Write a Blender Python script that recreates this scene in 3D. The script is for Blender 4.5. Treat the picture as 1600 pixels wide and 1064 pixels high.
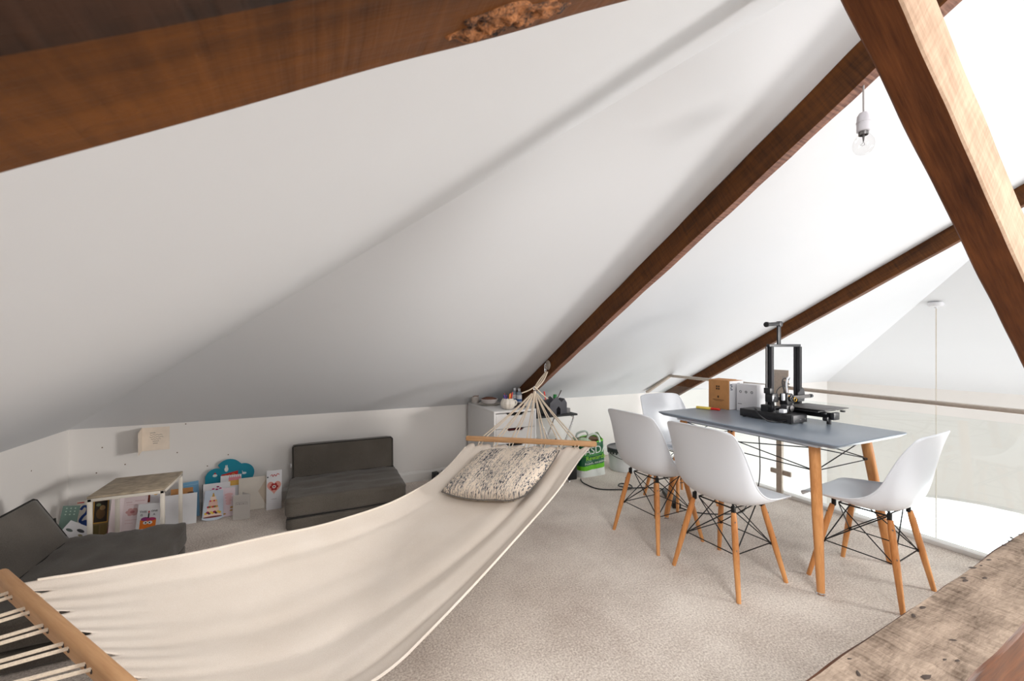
import bpy, bmesh, math, random
from math import sin, cos, pi, radians, sqrt, exp, atan2, tan, asin
from mathutils import Vector, Matrix, Euler, noise

for o in list(bpy.data.objects):
    bpy.data.objects.remove(o, do_unlink=True)
S = bpy.context.scene
COL = S.collection
random.seed(7)

# ------------------------------------------------------------------ camera
cd = bpy.data.cameras.new('camera'); cam = bpy.data.objects.new('camera', cd); COL.objects.link(cam)
cam.location = (0, 0, 1.225)
cam.rotation_euler = (radians(90), 0, radians(-25.3))
cd.sensor_width = 36; cd.lens = 14.4; cd.shift_y = 0.0056
cd.clip_start = 0.01; cd.clip_end = 100
cd.dof.use_dof = True; cd.dof.focus_distance = 2.6; cd.dof.aperture_fstop = 9
S.camera = cam

# ------------------------------------------------------------------ world, lights, exposure
W = bpy.data.worlds.new('sky'); S.world = W; W.use_nodes = True
bg = W.node_tree.nodes['Background']
bg.inputs[0].default_value = (0.93, 0.965, 1.0, 1); bg.inputs[1].default_value = 4.0
VS = S.view_settings
VS.view_transform = 'Standard'; VS.look = 'None'; VS.gamma = 1; VS.use_curve_mapping = False
VS.exposure = -0.03

def area_light(name, loc, target, sx, sy, power, color=(1, 1, 1), spread=180):
    ld = bpy.data.lights.new(name, 'AREA'); ld.shape = 'RECTANGLE'; ld.size = sx; ld.size_y = sy
    ld.energy = power; ld.color = color; ld.spread = radians(spread)
    o = bpy.data.objects.new(name, ld); COL.objects.link(o); o.location = loc
    d = Vector(target) - Vector(loc)
    o.rotation_euler = d.to_track_quat('-Z', 'Y').to_euler()
    return o
# daylight through the tall windows of the open side (front wall and end wall of the void)
area_light('daylight_front_window', (5.7, -4.80, -0.62), (6.5, 2.5, -0.2), 2.2, 2.2, 92, (0.94, 0.97, 1.0), 120)
area_light('daylight_end_window', (7.2, 1.75, -1.5), (3.5, 1.75, 0.3), 2.6, 1.2, 30, (0.95, 0.98, 1.0))
# daylight through the two roof windows: left slope just behind the camera, right slope over the void
area_light('daylight_roof_window', (0.78, -0.90, 1.94), (1.35, 1.3, 0.0), 1.1, 0.95, 46, (1.0, 0.985, 0.975))
area_light('daylight_roof_window.001', (5.45, -2.45, 1.25), (-1.0, 3.4, 0.7), 0.9, 0.7, 58, (1.0, 0.96, 0.92), 85)

# ------------------------------------------------------------------ helpers
def new_obj(name, me, parent=None):
    o = bpy.data.objects.new(name, me); COL.objects.link(o)
    if parent is not None: o.parent = parent
    return o
def tag(o, label=None, cat=None, group=None, kind=None):
    if label: o['label'] = label
    if cat: o['category'] = cat
    if group: o['group'] = group
    if kind: o['kind'] = kind
    return o
def thing(name, label, cat, loc=(0, 0, 0), rot=(0, 0, 0), group=None):
    o = bpy.data.objects.new(name, None); COL.objects.link(o)
    o.location = loc; o.rotation_euler = rot; o.empty_display_size = .05
    return tag(o, label, cat, group)
def finish(bm, smooth=True, angle=35):
    me = bpy.data.meshes.new('mesh')
    bmesh.ops.recalc_face_normals(bm, faces=bm.faces)
    bm.to_mesh(me); bm.free()
    if smooth:
        me.polygons.foreach_set('use_smooth', [True] * len(me.polygons))
        me.set_sharp_from_angle(angle=radians(angle))
    return me
def put(root, name, bm, mat, world=False, smooth=True, angle=35, label=None, kind=None):
    """link a bmesh as ONE mesh object, a child of root (or top level when root is None)"""
    if world and root is not None:
        bmesh.ops.translate(bm, verts=bm.verts, vec=-Vector(root.location))
    me = finish(bm, smooth, angle)
    for m in (mat if isinstance(mat, (list, tuple)) else [mat]): me.materials.append(m)
    o = new_obj(name, me, root)
    if label: o['label'] = label
    if kind: o['kind'] = kind
    return o
def single(name, bm, mat, label, cat, loc=(0, 0, 0), rot=(0, 0, 0), group=None, **k):
    o = put(None, name, bm, mat, **k); o.location = loc; o.rotation_euler = rot
    return tag(o, label, cat, group)
def copy_tree(o, parent=None):
    c = o.copy(); COL.objects.link(c); c.parent = parent
    for ch in list(o.children): copy_tree(ch, c)
    return c

def B(): return bmesh.new()
def box(bm, c, s, bev=0.0, rot=None, seg=2, mi=0):
    r = bmesh.ops.create_cube(bm, size=1); vs = r['verts']
    bmesh.ops.scale(bm, vec=Vector(s), verts=vs)
    if bev > 0:
        es = list({e for v in vs for e in v.link_edges})
        r2 = bmesh.ops.bevel(bm, geom=es, offset=bev, segments=seg, profile=.5, affect='EDGES')
        vs = list({v for f in r2['faces'] for v in f.verts} | {v for v in vs if v.is_valid})
        # all verts of the connected island
        stack = list(vs); seen = set(vs)
        while stack:
            v = stack.pop()
            for e in v.link_edges:
                w = e.other_vert(v)
                if w not in seen: seen.add(w); stack.append(w)
        vs = list(seen)
    M = Matrix.Translation(Vector(c)) @ (rot.to_4x4() if rot is not None else Matrix.Identity(4))
    bmesh.ops.transform(bm, matrix=M, verts=vs)
    if mi:
        for f in {f for v in vs for f in v.link_faces}: f.material_index = mi
    return vs
def tube(bm, pts, r, n=8, cap=True, mi=0):
    pts = [Vector(p) for p in pts]; N = len(pts)
    rr = r if isinstance(r, (list, tuple)) else [r] * N
    rings = []; up = None
    for i, p in enumerate(pts):
        t = (pts[min(i + 1, N - 1)] - pts[max(i - 1, 0)])
        t = t.normalized() if t.length > 1e-9 else Vector((0, 0, 1))
        if up is None:
            up = Vector((0, 0, 1)) if abs(t.z) < .9 else Vector((1, 0, 0))
        x = up - t * up.dot(t); x.normalize(); up = x; y = t.cross(x)
        rings.append([bm.verts.new(p + (x * cos(2 * pi * k / n) + y * sin(2 * pi * k / n)) * rr[i]) for k in range(n)])
    fs = []
    for a, b in zip(rings, rings[1:]):
        for k in range(n): fs.append(bm.faces.new((a[k], a[(k + 1) % n], b[(k + 1) % n], b[k])))
    if cap:
        fs.append(bm.faces.new(rings[0][::-1])); fs.append(bm.faces.new(rings[-1]))
    for f in fs: f.material_index = mi
    return rings
def lathe(bm, prof, n=24, c=(0, 0, 0), cap=True, rot=None, mi=0):
    rings = []; c = Vector(c)
    for r, z in prof:
        ring = []
        for k in range(n):
            p = Vector((r * cos(2 * pi * k / n), r * sin(2 * pi * k / n), z))
            if rot is not None: p = rot @ p
            ring.append(bm.verts.new(c + p))
        rings.append(ring)
    for a, b in zip(rings, rings[1:]):
        for k in range(n):
            f = bm.faces.new((a[k], a[(k + 1) % n], b[(k + 1) % n], b[k])); f.material_index = mi
    if cap:
        f = bm.faces.new(rings[0][::-1]); f.material_index = mi
        f = bm.faces.new(rings[-1]); f.material_index = mi
def grid(bm, fn, nu, nv, mi=0):
    vv = [[bm.verts.new(fn(i / nu, j / nv)) for j in range(nv + 1)] for i in range(nu + 1)]
    for i in range(nu):
        for j in range(nv):
            f = bm.faces.new((vv[i][j], vv[i + 1][j], vv[i + 1][j + 1], vv[i][j + 1])); f.material_index = mi
    return vv
def prism(bm, poly, y0, y1, mi=0):
    """polygon in the local xz plane, extruded from y0 to y1"""
    a = [bm.verts.new((x, y0, z)) for x, z in poly]; b = [bm.verts.new((x, y1, z)) for x, z in poly]
    n = len(poly); fs = [bm.faces.new(a), bm.faces.new(b[::-1])]
    for k in range(n): fs.append(bm.faces.new((a[k], b[k], b[(k + 1) % n], a[(k + 1) % n])))
    for f in fs: f.material_index = mi
def spline(pts, n=8):
    P = [Vector(p) for p in pts]; P = [2 * P[0] - P[1]] + P + [2 * P[-1] - P[-2]]; out = []
    for i in range(1, len(P) - 2):
        for k in range(n):
            t = k / n; a, b, c, d = P[i - 1:i + 3]
            out.append(.5 * ((2 * b) + (c - a) * t + (2 * a - 5 * b + 4 * c - d) * t * t + (3 * b - a - 3 * c + d) * t ** 3))
    out.append(P[-2]); return out
def text_mesh(body, size, ext=.0004):
    cu = bpy.data.curves.new('txt', 'FONT'); cu.body = body; cu.size = size; cu.extrude = ext
    cu.align_x = 'CENTER'; cu.align_y = 'CENTER'; cu.resolution_u = 3
    o = bpy.data.objects.new('txt', cu); COL.objects.link(o)
    dg = bpy.context.evaluated_depsgraph_get(); dg.update()
    me = bpy.data.meshes.new_from_object(o.evaluated_get(dg)); bpy.data.objects.remove(o); bpy.data.curves.remove(cu)
    return me
def lettering(root, body, size, mat, loc, rot=(radians(90), 0, 0), bold=0):
    me = text_mesh(body, size); me.materials.clear(); me.materials.append(mat)
    o = new_obj('lettering', me, root); o.location = loc; o.rotation_euler = rot
    if bold: o.scale = (bold, 1, 1)
    return o

# ------------------------------------------------------------------ materials
MATS = {}
def _base(name):
    m = bpy.data.materials.new(name); m.use_nodes = True
    nt = m.node_tree; b = nt.nodes['Principled BSDF']
    return m, nt, b
def N(nt, typ, **inp):
    n = nt.nodes.new(typ)
    for k, v in inp.items():
        if k in n.inputs: n.inputs[k].default_value = v
        else: setattr(n, k, v)
    return n
def plain(name, col, rough=.5, metal=0.0, var=.06, nscale=12, bump=0.0, bscale=60, coat=0.0, spec=None, detail=3):
    """colour with a little procedural variation and relief"""
    if name in MATS: return MATS[name]
    m, nt, b = _base(name); L = nt.links.new
    tc = N(nt, 'ShaderNodeTexCoord'); no = N(nt, 'ShaderNodeTexNoise', Scale=nscale, Detail=detail)
    L(tc.outputs['Object'], no.inputs['Vector'])
    cr = N(nt, 'ShaderNodeValToRGB'); e = cr.color_ramp.elements
    e[0].position = .3; e[1].position = .7
    e[0].color = (*[max(0, c * (1 - var)) for c in col], 1); e[1].color = (*[min(1, c * (1 + var)) for c in col], 1)
    L(no.outputs['Fac'], cr.inputs['Fac']); L(cr.outputs['Color'], b.inputs['Base Color'])
    b.inputs['Roughness'].default_value = rough; b.inputs['Metallic'].default_value = metal
    b.inputs['Coat Weight'].default_value = coat
    if spec is not None: b.inputs['Specular IOR Level'].default_value = spec
    if bump:
        n2 = N(nt, 'ShaderNodeTexNoise', Scale=bscale, Detail=4); L(tc.outputs['Object'], n2.inputs['Vector'])
        bp = N(nt, 'ShaderNodeBump', Strength=bump, Distance=.01); L(n2.outputs['Fac'], bp.inputs['Height'])
        L(bp.outputs['Normal'], b.inputs['Normal'])
    MATS[name] = m; return m
def flat(rgb, rough=.6):
    return plain('print_%02x%02x%02x' % tuple(int(c * 255) for c in rgb), rgb, rough, var=.03)
def srgb(r, g, b):
    f = lambda c: (c / 255 / 12.92) if c / 255 <= .04045 else ((c / 255 + .055) / 1.055) ** 2.4
    return (f(r), f(g), f(b))
def wood(name, dark, light, axis=0, scale=9, stretch=.09, rough=.5, bump=.25, cross=0.0, spec=.4, contrast=(.3, .72)):
    if name in MATS: return MATS[name]
    m, nt, b = _base(name); L = nt.links.new
    tc = N(nt, 'ShaderNodeTexCoord'); mp = N(nt, 'ShaderNodeMapping')
    sc = [1, 1, 1]; sc[axis] = stretch; mp.inputs['Scale'].default_value = sc
    L(tc.outputs['Object'], mp.inputs['Vector'])
    no = N(nt, 'ShaderNodeTexNoise', Scale=scale, Detail=6, Roughness=.6, Distortion=.6); L(mp.outputs[0], no.inputs['Vector'])
    fine = N(nt, 'ShaderNodeTexNoise', Scale=scale * 9, Detail=4, Roughness=.6); L(mp.outputs[0], fine.inputs['Vector'])
    big = N(nt, 'ShaderNodeTexNoise', Scale=3.5, Detail=3); L(tc.outputs['Object'], big.inputs['Vector'])
    mx = N(nt, 'ShaderNodeMath', operation='MULTIPLY_ADD'); mx.inputs[1].default_value = .45
    L(fine.outputs['Fac'], mx.inputs[0]); L(no.outputs['Fac'], mx.inputs[2])
    m2 = N(nt, 'ShaderNodeMath', operation='MULTIPLY_ADD'); m2.inputs[1].default_value = .5
    L(big.outputs['Fac'], m2.inputs[0]); L(mx.outputs[0], m2.inputs[2])
    last = m2
    if cross:   # saw marks across the grain
        wv = N(nt, 'ShaderNodeTexNoise', Scale=1.0, Detail=2)
        mp2 = N(nt, 'ShaderNodeMapping'); s2 = [8, 8, 8]; s2[axis] = 110; mp2.inputs['Scale'].default_value = s2
        L(tc.outputs['Object'], mp2.inputs['Vector']); L(mp2.outputs[0], wv.inputs['Vector'])
        m3 = N(nt, 'ShaderNodeMath', operation='MULTIPLY_ADD'); m3.inputs[1].default_value = cross
        L(wv.outputs['Fac'], m3.inputs[0]); L(m2.outputs[0], m3.inputs[2]); last = m3
    mr = N(nt, 'ShaderNodeMapRange'); mr.inputs['From Min'].default_value = .55 + .4 * cross; mr.inputs['From Max'].default_value = 1.35 + .55 * cross
    L(last.outputs[0], mr.inputs['Value'])
    cr = N(nt, 'ShaderNodeValToRGB'); e = cr.color_ramp.elements
    e[0].position, e[1].position = contrast; e[0].color = (*dark, 1); e[1].color = (*light, 1)
    L(mr.outputs[0], cr.inputs['Fac']); L(cr.outputs['Color'], b.inputs['Base Color'])
    b.inputs['Roughness'].default_value = rough; b.inputs['Specular IOR Level'].default_value = spec
    bp = N(nt, 'ShaderNodeBump', Strength=bump, Distance=.006); L(last.outputs[0], bp.inputs['Height'])
    L(bp.outputs['Normal'], b.inputs['Normal'])
    MATS[name] = m; return m
def clear_glass(name, tint=(.965, .985, .98), refl=.10):
    m, nt, b = _base(name); nt.nodes.remove(b); L = nt.links.new
    out = nt.nodes['Material Output']
    tr = N(nt, 'ShaderNodeBsdfTransparent', Color=(*tint, 1)); gl = N(nt, 'ShaderNodeBsdfGlossy', Roughness=.02)
    lw = N(nt, 'ShaderNodeLayerWeight', Blend=.5); p5 = N(nt, 'ShaderNodeMath', operation='POWER'); p5.inputs[1].default_value = 4.0
    fr = N(nt, 'ShaderNodeMath', operation='MULTIPLY_ADD'); fr.inputs[1].default_value = .45; fr.inputs[2].default_value = .035
    L(lw.outputs['Facing'], p5.inputs[0]); L(p5.outputs[0], fr.inputs[0]); mx = N(nt, 'ShaderNodeMixShader')
    L(fr.outputs[0], mx.inputs[0]); L(tr.outputs[0], mx.inputs[1]); L(gl.outputs[0], mx.inputs[2]); L(mx.outputs[0], out.inputs['Surface'])
    MATS[name] = m; return m

white_wall = plain('white_paint', (.82, .79, .76), .85, var=.015, nscale=2.0, bump=.12, bscale=7)
ceiling_paint = plain('ceiling_paint', (.745, .76, .785), .9, var=.012, nscale=1.2, bump=.25, bscale=1.6, detail=2)
skirting = plain('skirting_gloss', (.78, .76, .73), .35, var=.02)
white_plastic = plain('white_plastic', (.77, .795, .84), .33, var=.008, nscale=3)
black_metal = plain('black_metal', (.012, .012, .013), .4, metal=.3, var=.1)
black_plastic = plain('black_plastic', (.014, .014, .016), .42, var=.15, nscale=30)
dark_grey = plain('dark_grey_plastic', (.028, .029, .034), .42, var=.1)
chrome = plain('chrome', (.75, .75, .76), .18, metal=1, var=.03)
steel = plain('brushed_steel', srgb(184, 172, 160), .42, metal=.55, var=.08, nscale=40)
alu = plain('aluminium_grey', srgb(120, 118, 118), .4, metal=.8, var=.1)
beech = wood('beech', srgb(186, 118, 62), srgb(222, 158, 98), axis=2, scale=14, stretch=.08, rough=.42, bump=.05)
beech_bar = wood('pine_bar', srgb(190, 140, 96), srgb(220, 174, 128), axis=0, scale=14, stretch=.06, rough=.5, bump=.08)
stain = wood('dark_stained_timber', (.024, .008, .0024), (.155, .052, .0095), axis=0, scale=8, stretch=.10, rough=.5, bump=.35, cross=.5, spec=.22, contrast=(.15, .9))
stain_grain = wood('stained_grainy_timber', (.045, .013, .0045), (.20, .066, .019), axis=0, scale=16, stretch=.07, rough=.5, bump=.3, spec=.22, contrast=(.2, .8))
stain_sawn = wood('sawn_reddish_timber', (.11, .045, .030), (.27, .13, .085), axis=0, scale=8, stretch=.2, rough=.6, bump=.3, cross=1.2)
stain_shaded = wood('shaded_stained_timber', (.008, .004, .002), (.035, .014, .006), axis=0, scale=8, stretch=.10, rough=.6, bump=.35, cross=.5, spec=.2)  # darker copy of the stain; paints shade onto the overhead beam's near side
raw = wood('raw_sawn_timber', srgb(158, 130, 108), srgb(196, 168, 144), axis=0, scale=8, stretch=.12, rough=.8, bump=.3, cross=.35, spec=.2)
weathered = wood('weathered_timber', srgb(92, 76, 64), srgb(176, 156, 138), axis=0, scale=14, stretch=.3, rough=.9, bump=.8, cross=.5, spec=.15, contrast=(.2, .75))
cream_rope = plain('cotton_rope', srgb(222, 205, 184), .9, var=.1, nscale=300, bump=.4, bscale=400)
paper = plain('white_paper', (.78, .77, .79), .7, var=.02)
cream_paper = plain('cream_paper', (.74, .68, .60), .75, var=.03)
gl_glass = clear_glass('railing_glass'); bulb_glass = clear_glass('bulb_glass', (.97, .97, .97))

def carpet_material():
    m, nt, b = _base('beige_carpet'); L = nt.links.new
    tc = N(nt, 'ShaderNodeTexCoord')
    n1 = N(nt, 'ShaderNodeTexNoise', Scale=115, Detail=3, Roughness=.75); n2 = N(nt, 'ShaderNodeTexNoise', Scale=2.3, Detail=5, Roughness=.6)
    n3 = N(nt, 'ShaderNodeTexNoise', Scale=520, Detail=2)
    for n in (n1, n2, n3): L(tc.outputs['Object'], n.inputs['Vector'])
    a = N(nt, 'ShaderNodeMath', operation='MULTIPLY_ADD'); a.inputs[1].default_value = 1.0; L(n1.outputs['Fac'], a.inputs[0])
    c = N(nt, 'ShaderNodeMath', operation='MULTIPLY_ADD'); c.inputs[1].default_value = .5; L(n2.outputs['Fac'], c.inputs[0]); c.inputs[2].default_value = .05
    L(c.outputs[0], a.inputs[2])
    cr = N(nt, 'ShaderNodeValToRGB'); e = cr.color_ramp.elements
    e[0].position = .62; e[1].position = .98
    e[0].color = (*srgb(180, 163, 150), 1); e[1].color = (*srgb(250, 240, 229), 1)
    L(a.outputs[0], cr.inputs['Fac']); L(cr.outputs['Color'], b.inputs['Base Color'])
    b.inputs['Roughness'].default_value = .95; b.inputs['Specular IOR Level'].default_value = .1
    b.inputs['Sheen Weight'].default_value = .25
    bp = N(nt, 'ShaderNodeBump', Strength=.7, Distance=.006); L(a.outputs[0], bp.inputs['Height']); L(bp.outputs['Normal'], b.inputs['Normal'])
    return m
carpet = carpet_material()
def fabric(name, c1, c2, s=420, bump=.35, sheen=.1):
    m, nt, b = _base(name); L = nt.links.new
    tc = N(nt, 'ShaderNodeTexCoord')
    n1 = N(nt, 'ShaderNodeTexNoise', Scale=s, Detail=2); n2 = N(nt, 'ShaderNodeTexNoise', Scale=5, Detail=5)
    for n in (n1, n2): L(tc.outputs['Object'], n.inputs['Vector'])
    a = N(nt, 'ShaderNodeMath', operation='MULTIPLY_ADD'); a.inputs[1].default_value = .6; L(n2.outputs['Fac'], a.inputs[0]); L(n1.outputs['Fac'], a.inputs[2])
    cr = N(nt, 'ShaderNodeValToRGB'); e = cr.color_ramp.elements; e[0].position = .5; e[1].position = 1.05
    e[0].color = (*c1, 1); e[1].color = (*c2, 1); L(a.outputs[0], cr.inputs['Fac']); L(cr.outputs['Color'], b.inputs['Base Color'])
    b.inputs['Roughness'].default_value = .92; b.inputs['Specular IOR Level'].default_value = .15; b.inputs['Sheen Weight'].default_value = sheen
    bp = N(nt, 'ShaderNodeBump', Strength=bump, Distance=.003); L(a.outputs[0], bp.inputs['Height']); L(bp.outputs['Normal'], b.inputs['Normal'])
    return m
canvas = fabric('cream_canvas', srgb(228, 214, 199), srgb(241, 230, 218), s=500, bump=.25)
grey_fabric = fabric('charcoal_fabric', srgb(76, 71, 65), srgb(106, 99, 91), s=350, bump=.4, sheen=.2)
piping = plain('black_piping', (.012, .011, .010), .8)

# ------------------------------------------------------------------ structure: pyramid roof over a loft, open void at the right
XL, XE, YB, YF, KW = -1.51, 7.3, 3.74, -4.96, .667
APEX = (2.62, -.61, 3.05); ZL = -2.5; XR = 3.46
TB, TL_ = .548, .578
def struct(name, bm, mat, label=None, **k):
    o = put(None, name, bm, mat, **k); o['kind'] = 'structure'
    if label: o['label'] = label
    return o
def poly_with_holes(bm, outer, holes):
    """planar polygon (3D points) with holes, triangulated"""
    es = []
    for loop in [outer] + holes:
        vs = [bm.verts.new(p) for p in loop]
        es += [bm.edges.new((vs[i], vs[(i + 1) % len(vs)])) for i in range(len(vs))]
    bmesh.ops.triangle_fill(bm, edges=es, use_beauty=True)

def roof_back_z(y): return KW + (YB - y) * TB
def roof_left_z(x): return KW + (x - XL) * TL_

# carpeted loft floor (slab) and the lower floor seen through the void
bm = B(); box(bm, ((XL + XR) / 2, (YB + YF) / 2, -.12), (XR - XL, YB - YF, .24))
struct('floor', bm, carpet, 'beige carpeted loft floor', smooth=False)
bm = B(); box(bm, ((XL + XE) / 2, (YB + YF) / 2, ZL - .05), (XE - XL, YB - YF, .1))
struct('floor.001', bm, plain('pale_boards', (.6, .55, .48), .5), 'pale floor of the room below', smooth=False)

# ceiling: four slopes; the front one (behind the camera) has two roof windows
bm = B()
cL0, cL1, cR0, cR1 = (XL, YF, KW), (XL, YB, KW), (XE, YF, KW), (XE, YB, KW)
bm.faces.new([bm.verts.new(p) for p in (cL1, cR1, APEX)])
es_ = (APEX[2] - KW) / (XE - APEX[0])
def ez(x, y): return (x, y, KW + (XE - x) * es_)
poly_with_holes(bm, [ez(XE, YF), ez(XE, YB), APEX], [[ez(5.3, -2.85), ez(6.0, -2.85), ez(6.0, -2.0), ez(5.3, -2.0)]])
ls = (APEX[2] - KW) / (APEX[0] - XL)
def lz(x, y): return (x, y, KW + (x - XL) * ls)
poly_with_holes(bm, [lz(XL, YF), lz(XL, YB), APEX], [[lz(.25, -1.5), lz(1.2, -1.5), lz(1.2, -.35), lz(.25, -.35)]])
fs = (APEX[2] - KW) / (APEX[1] - YF)
def fz(x, y): return (x, y, KW + (y - YF) * fs)
bm.faces.new([bm.verts.new(p) for p in (fz(XL, YF), fz(XE, YF), APEX)])
struct('ceiling', bm, ceiling_paint, 'white sloping plaster ceiling', smooth=False)
for i, (fn, x0, x1, y0, y1) in enumerate(((lz, .25, 1.2, -1.5, -.35), (ez, 5.3, 6.0, -2.85, -2.0))):
    bm = B()
    for a, b in (((x0, y0), (x1, y0)), ((x1, y0), (x1, y1)), ((x1, y1), (x0, y1)), ((x0, y1), (x0, y0))):
        tube(bm, [fn(*a), fn(*b)], .035, 4)
    struct('window_%d' % (i + 1), bm, skirting, 'roof window frame in the slope behind')

# back wall: knee wall above the loft, full wall in the void; baseboards
bm = B(); box(bm, ((XL + XE) / 2, YB + .05, (KW + ZL) / 2), (XE - XL, .1, KW - ZL))
wall_back = struct('wall_back', bm, white_wall, 'low white knee wall under the roof slope', smooth=False)
bm = B(); box(bm, (XL - .05, (YB + YF) / 2, (KW + ZL) / 2), (.1, YB - YF + .2, KW - ZL))
wall_left = struct('wall_left', bm, white_wall, 'low white knee wall at the left', smooth=False)
def front_hole(x0, x1, z0, z1): return [(x0, YF, z0), (x1, YF, z0), (x1, YF, z1), (x0, YF, z1)]
bm = B(); poly_with_holes(bm, [(XL, YF, ZL), (XE, YF, ZL), (XE, YF, KW), (XL, YF, KW)], [front_hole(4.0, 6.8, -1.8, .55)])
struct('wall_front', bm, white_wall, 'white wall behind the camera', smooth=False)
# end wall with a wide arched window
arch = [(XE, 3.35, -2.0), (XE, 3.35, -1.25)]
for k in range(1, 16):
    t = pi * k / 16; arch.append((XE, 1.75 + 1.6 * cos(t), -1.25 + .56 * sin(t)))
arch += [(XE, .15, -1.25), (XE, .15, -2.0)]
bm = B(); poly_with_holes(bm, [(XE, YF, ZL), (XE, YB, ZL), (XE, YB, KW), (XE, YF, KW)], [arch])
struct('wall_end', bm, white_wall, 'white end wall with arched window', smooth=False)
bm = B(); tube(bm, arch + [arch[0]], .03, 4); tube(bm, [(XE, 1.75, -2.0), (XE, 1.75, -.69)], .025, 4)
w3 = struct('window_3', bm, skirting, 'white arched window frame in the end wall')
bm = B(); bm.faces.new([bm.verts.new((p[0] + .01, p[1], p[2])) for p in arch]); put(w3, 'pane', bm, gl_glass, smooth=False)
bm = B()
for a, b in (((4, -1.8), (6.8, -1.8)), ((6.8, -1.8), (6.8, .55)), ((6.8, .55), (4, .55)), ((4, .55), (4, -1.8)), ((5.4, -1.8), (5.4, .55))):
    tube(bm, [(a[0], YF, a[1]), (b[0], YF, b[1])], .035, 4)
struct('window_4', bm, skirting, 'white frame of the tall front window')
# slab wall under the loft edge (closes the room below)
bm = B(); box(bm, (XR - .6, (YB + YF) / 2, (-.24 + ZL) / 2), (.1, YB - YF, -.24 - ZL)); struct('wall_below', bm, white_wall, 'wall of the room below', smooth=False)
def skirt_profile(bm, a, b, nrm):
    a, b, n = Vector(a), Vector(b), Vector(nrm)
    prof = [(0, 0), (.016, 0), (.016, .07), (.011, .082), (.006, .09), (0, .092)]
    r0 = [bm.verts.new(a + n * x + Vector((0, 0, z))) for x, z in prof]; r1 = [bm.verts.new(b + n * x + Vector((0, 0, z))) for x, z in prof]
    for k in range(len(prof)):
        j = (k + 1) % len(prof); bm.faces.new((r0[k], r0[j], r1[j], r1[k]))
    bm.faces.new(r0); bm.faces.new(r1)
bm = B(); skirt_profile(bm, (XL, YB, 0), (XR, YB, 0), (0, -1, 0)); struct('baseboard_back', bm, skirting, 'white skirting board along the knee wall', angle=20)
bm = B(); skirt_profile(bm, (XL, YF, 0), (XL, YB - .016, 0), (1, 0, 0)); struct('baseboard_left', bm, skirting, 'white skirting board at the left', angle=20)
# filled screw holes in the knee walls
spot = plain('filler_spot', srgb(120, 100, 84), .9)
for x, z in ((-1.34, .53), (-1.37, .36), (-.88, .655), (-.93, .45), (-1.22, .40), (-.75, .33), (-.62, .40)):
    bm = B(); lathe(bm, [(.0045, 0), (.003, .0012)], 8, rot=Matrix.Rotation(pi / 2, 3, 'X')); o = put(wall_back, 'screw_hole', bm, spot); o.location = (x, YB, z)
bm = B(); lathe(bm, [(.0045, 0), (.003, .0012)], 8, rot=Matrix.Rotation(pi / 2, 3, 'Y')); o = put(wall_left, 'screw_hole', bm, spot); o.location = (XL, 3.35, .50)

# ------------------------------------------------------------------ timbers
def timber(name, a, b, up, w, h, mats, label, side_mats=None, seg=40, jit=.003, ch=.005, seed=0.0):
    """a beam from a to b; local x along it, local z = up; a and b are the centre of its TOP face"""
    a, b = Vector(a), Vector(b); x = (b - a).normalized(); z = Vector(up); z = (z - x * z.dot(x)).normalized(); y = z.cross(x)
    Ln = (b - a).length
    prof = []; sides = []
    def edge(p, q, n, si):
        for k in range(n):
            t = k / n; prof.append((p[0] + (q[0] - p[0]) * t, p[1] + (q[1] - p[1]) * t)); sides.append(si)
    hw = w / 2; c = ch
    edge((-hw + c, -h), (hw - c, -h), 6, 0); edge((hw - c, -h), (hw, -h + c), 1, 1)      # bottom
    edge((hw, -h + c), (hw, -c), 6, 1); edge((hw, -c), (hw - c, 0), 1, 1)                # +y
    edge((hw - c, 0), (-hw + c, 0), 6, 2); edge((-hw + c, 0), (-hw, -c), 1, 3)           # top
    edge((-hw, -c), (-hw, -h + c), 6, 3); edge((-hw, -h + c), (-hw + c, -h), 1, 3)       # -y
    bm = B(); rings = []
    for i in range(seg + 1):
        X = Ln * i / seg; ring = []
        for (py, pz) in prof:
            q = Vector((X * 6 + seed, py * 25, pz * 25)); d = noise.noise(q) * jit; d2 = noise.noise(q + Vector((9, 3, 5))) * jit
            ring.append(bm.verts.new((X, py + d, pz + d2)))
        rings.append(ring)
    n = len(prof)
    for r0, r1 in zip(rings, rings[1:]):
        for k in range(n):
            f = bm.faces.new((r0[k], r1[k], r1[(k + 1) % n], r0[(k + 1) % n])); f.material_index = side_mats[sides[k]] if side_mats else 0
    bm.faces.new(rings[0]); bm.faces.new(rings[-1][::-1])
    o = put(None, name, bm, mats, angle=25)
    M = Matrix((x, y, z)).transposed().to_4x4(); M.translation = a; o.matrix_world = M
    tag(o, label, 'beam'); return o
# rafter over the drawer unit (under the back slope)
ct = cos(math.atan(TB)); nb = Vector((0, TB, 1)).normalized(); nb_up = nb
def on_back(x, y, d=0): return (x, y, roof_back_z(y) - d)
timber('roof_rafter', on_back(1.690 + .028, YB + .02), on_back(1.715 + .028, -.45), nb_up, .056, .148 * ct, [stain, stain_sawn],
       'dark stained rafter running from drawer unit up to the diagonal strut', {0: 1, 1: 0, 2: 0, 3: 0}, 60, .004, seed=3)
timber('roof_rafter', on_back(3.84 + .03, YB + .02), on_back(3.88 + .03, -.2), nb_up, .06, .125 * ct, [stain_sawn, stain],
       'brown rafter beyond the glass railing, behind the printer', {0: 1, 1: 1, 2: 1, 3: 1}, 60, .003, seed=11)
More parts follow.
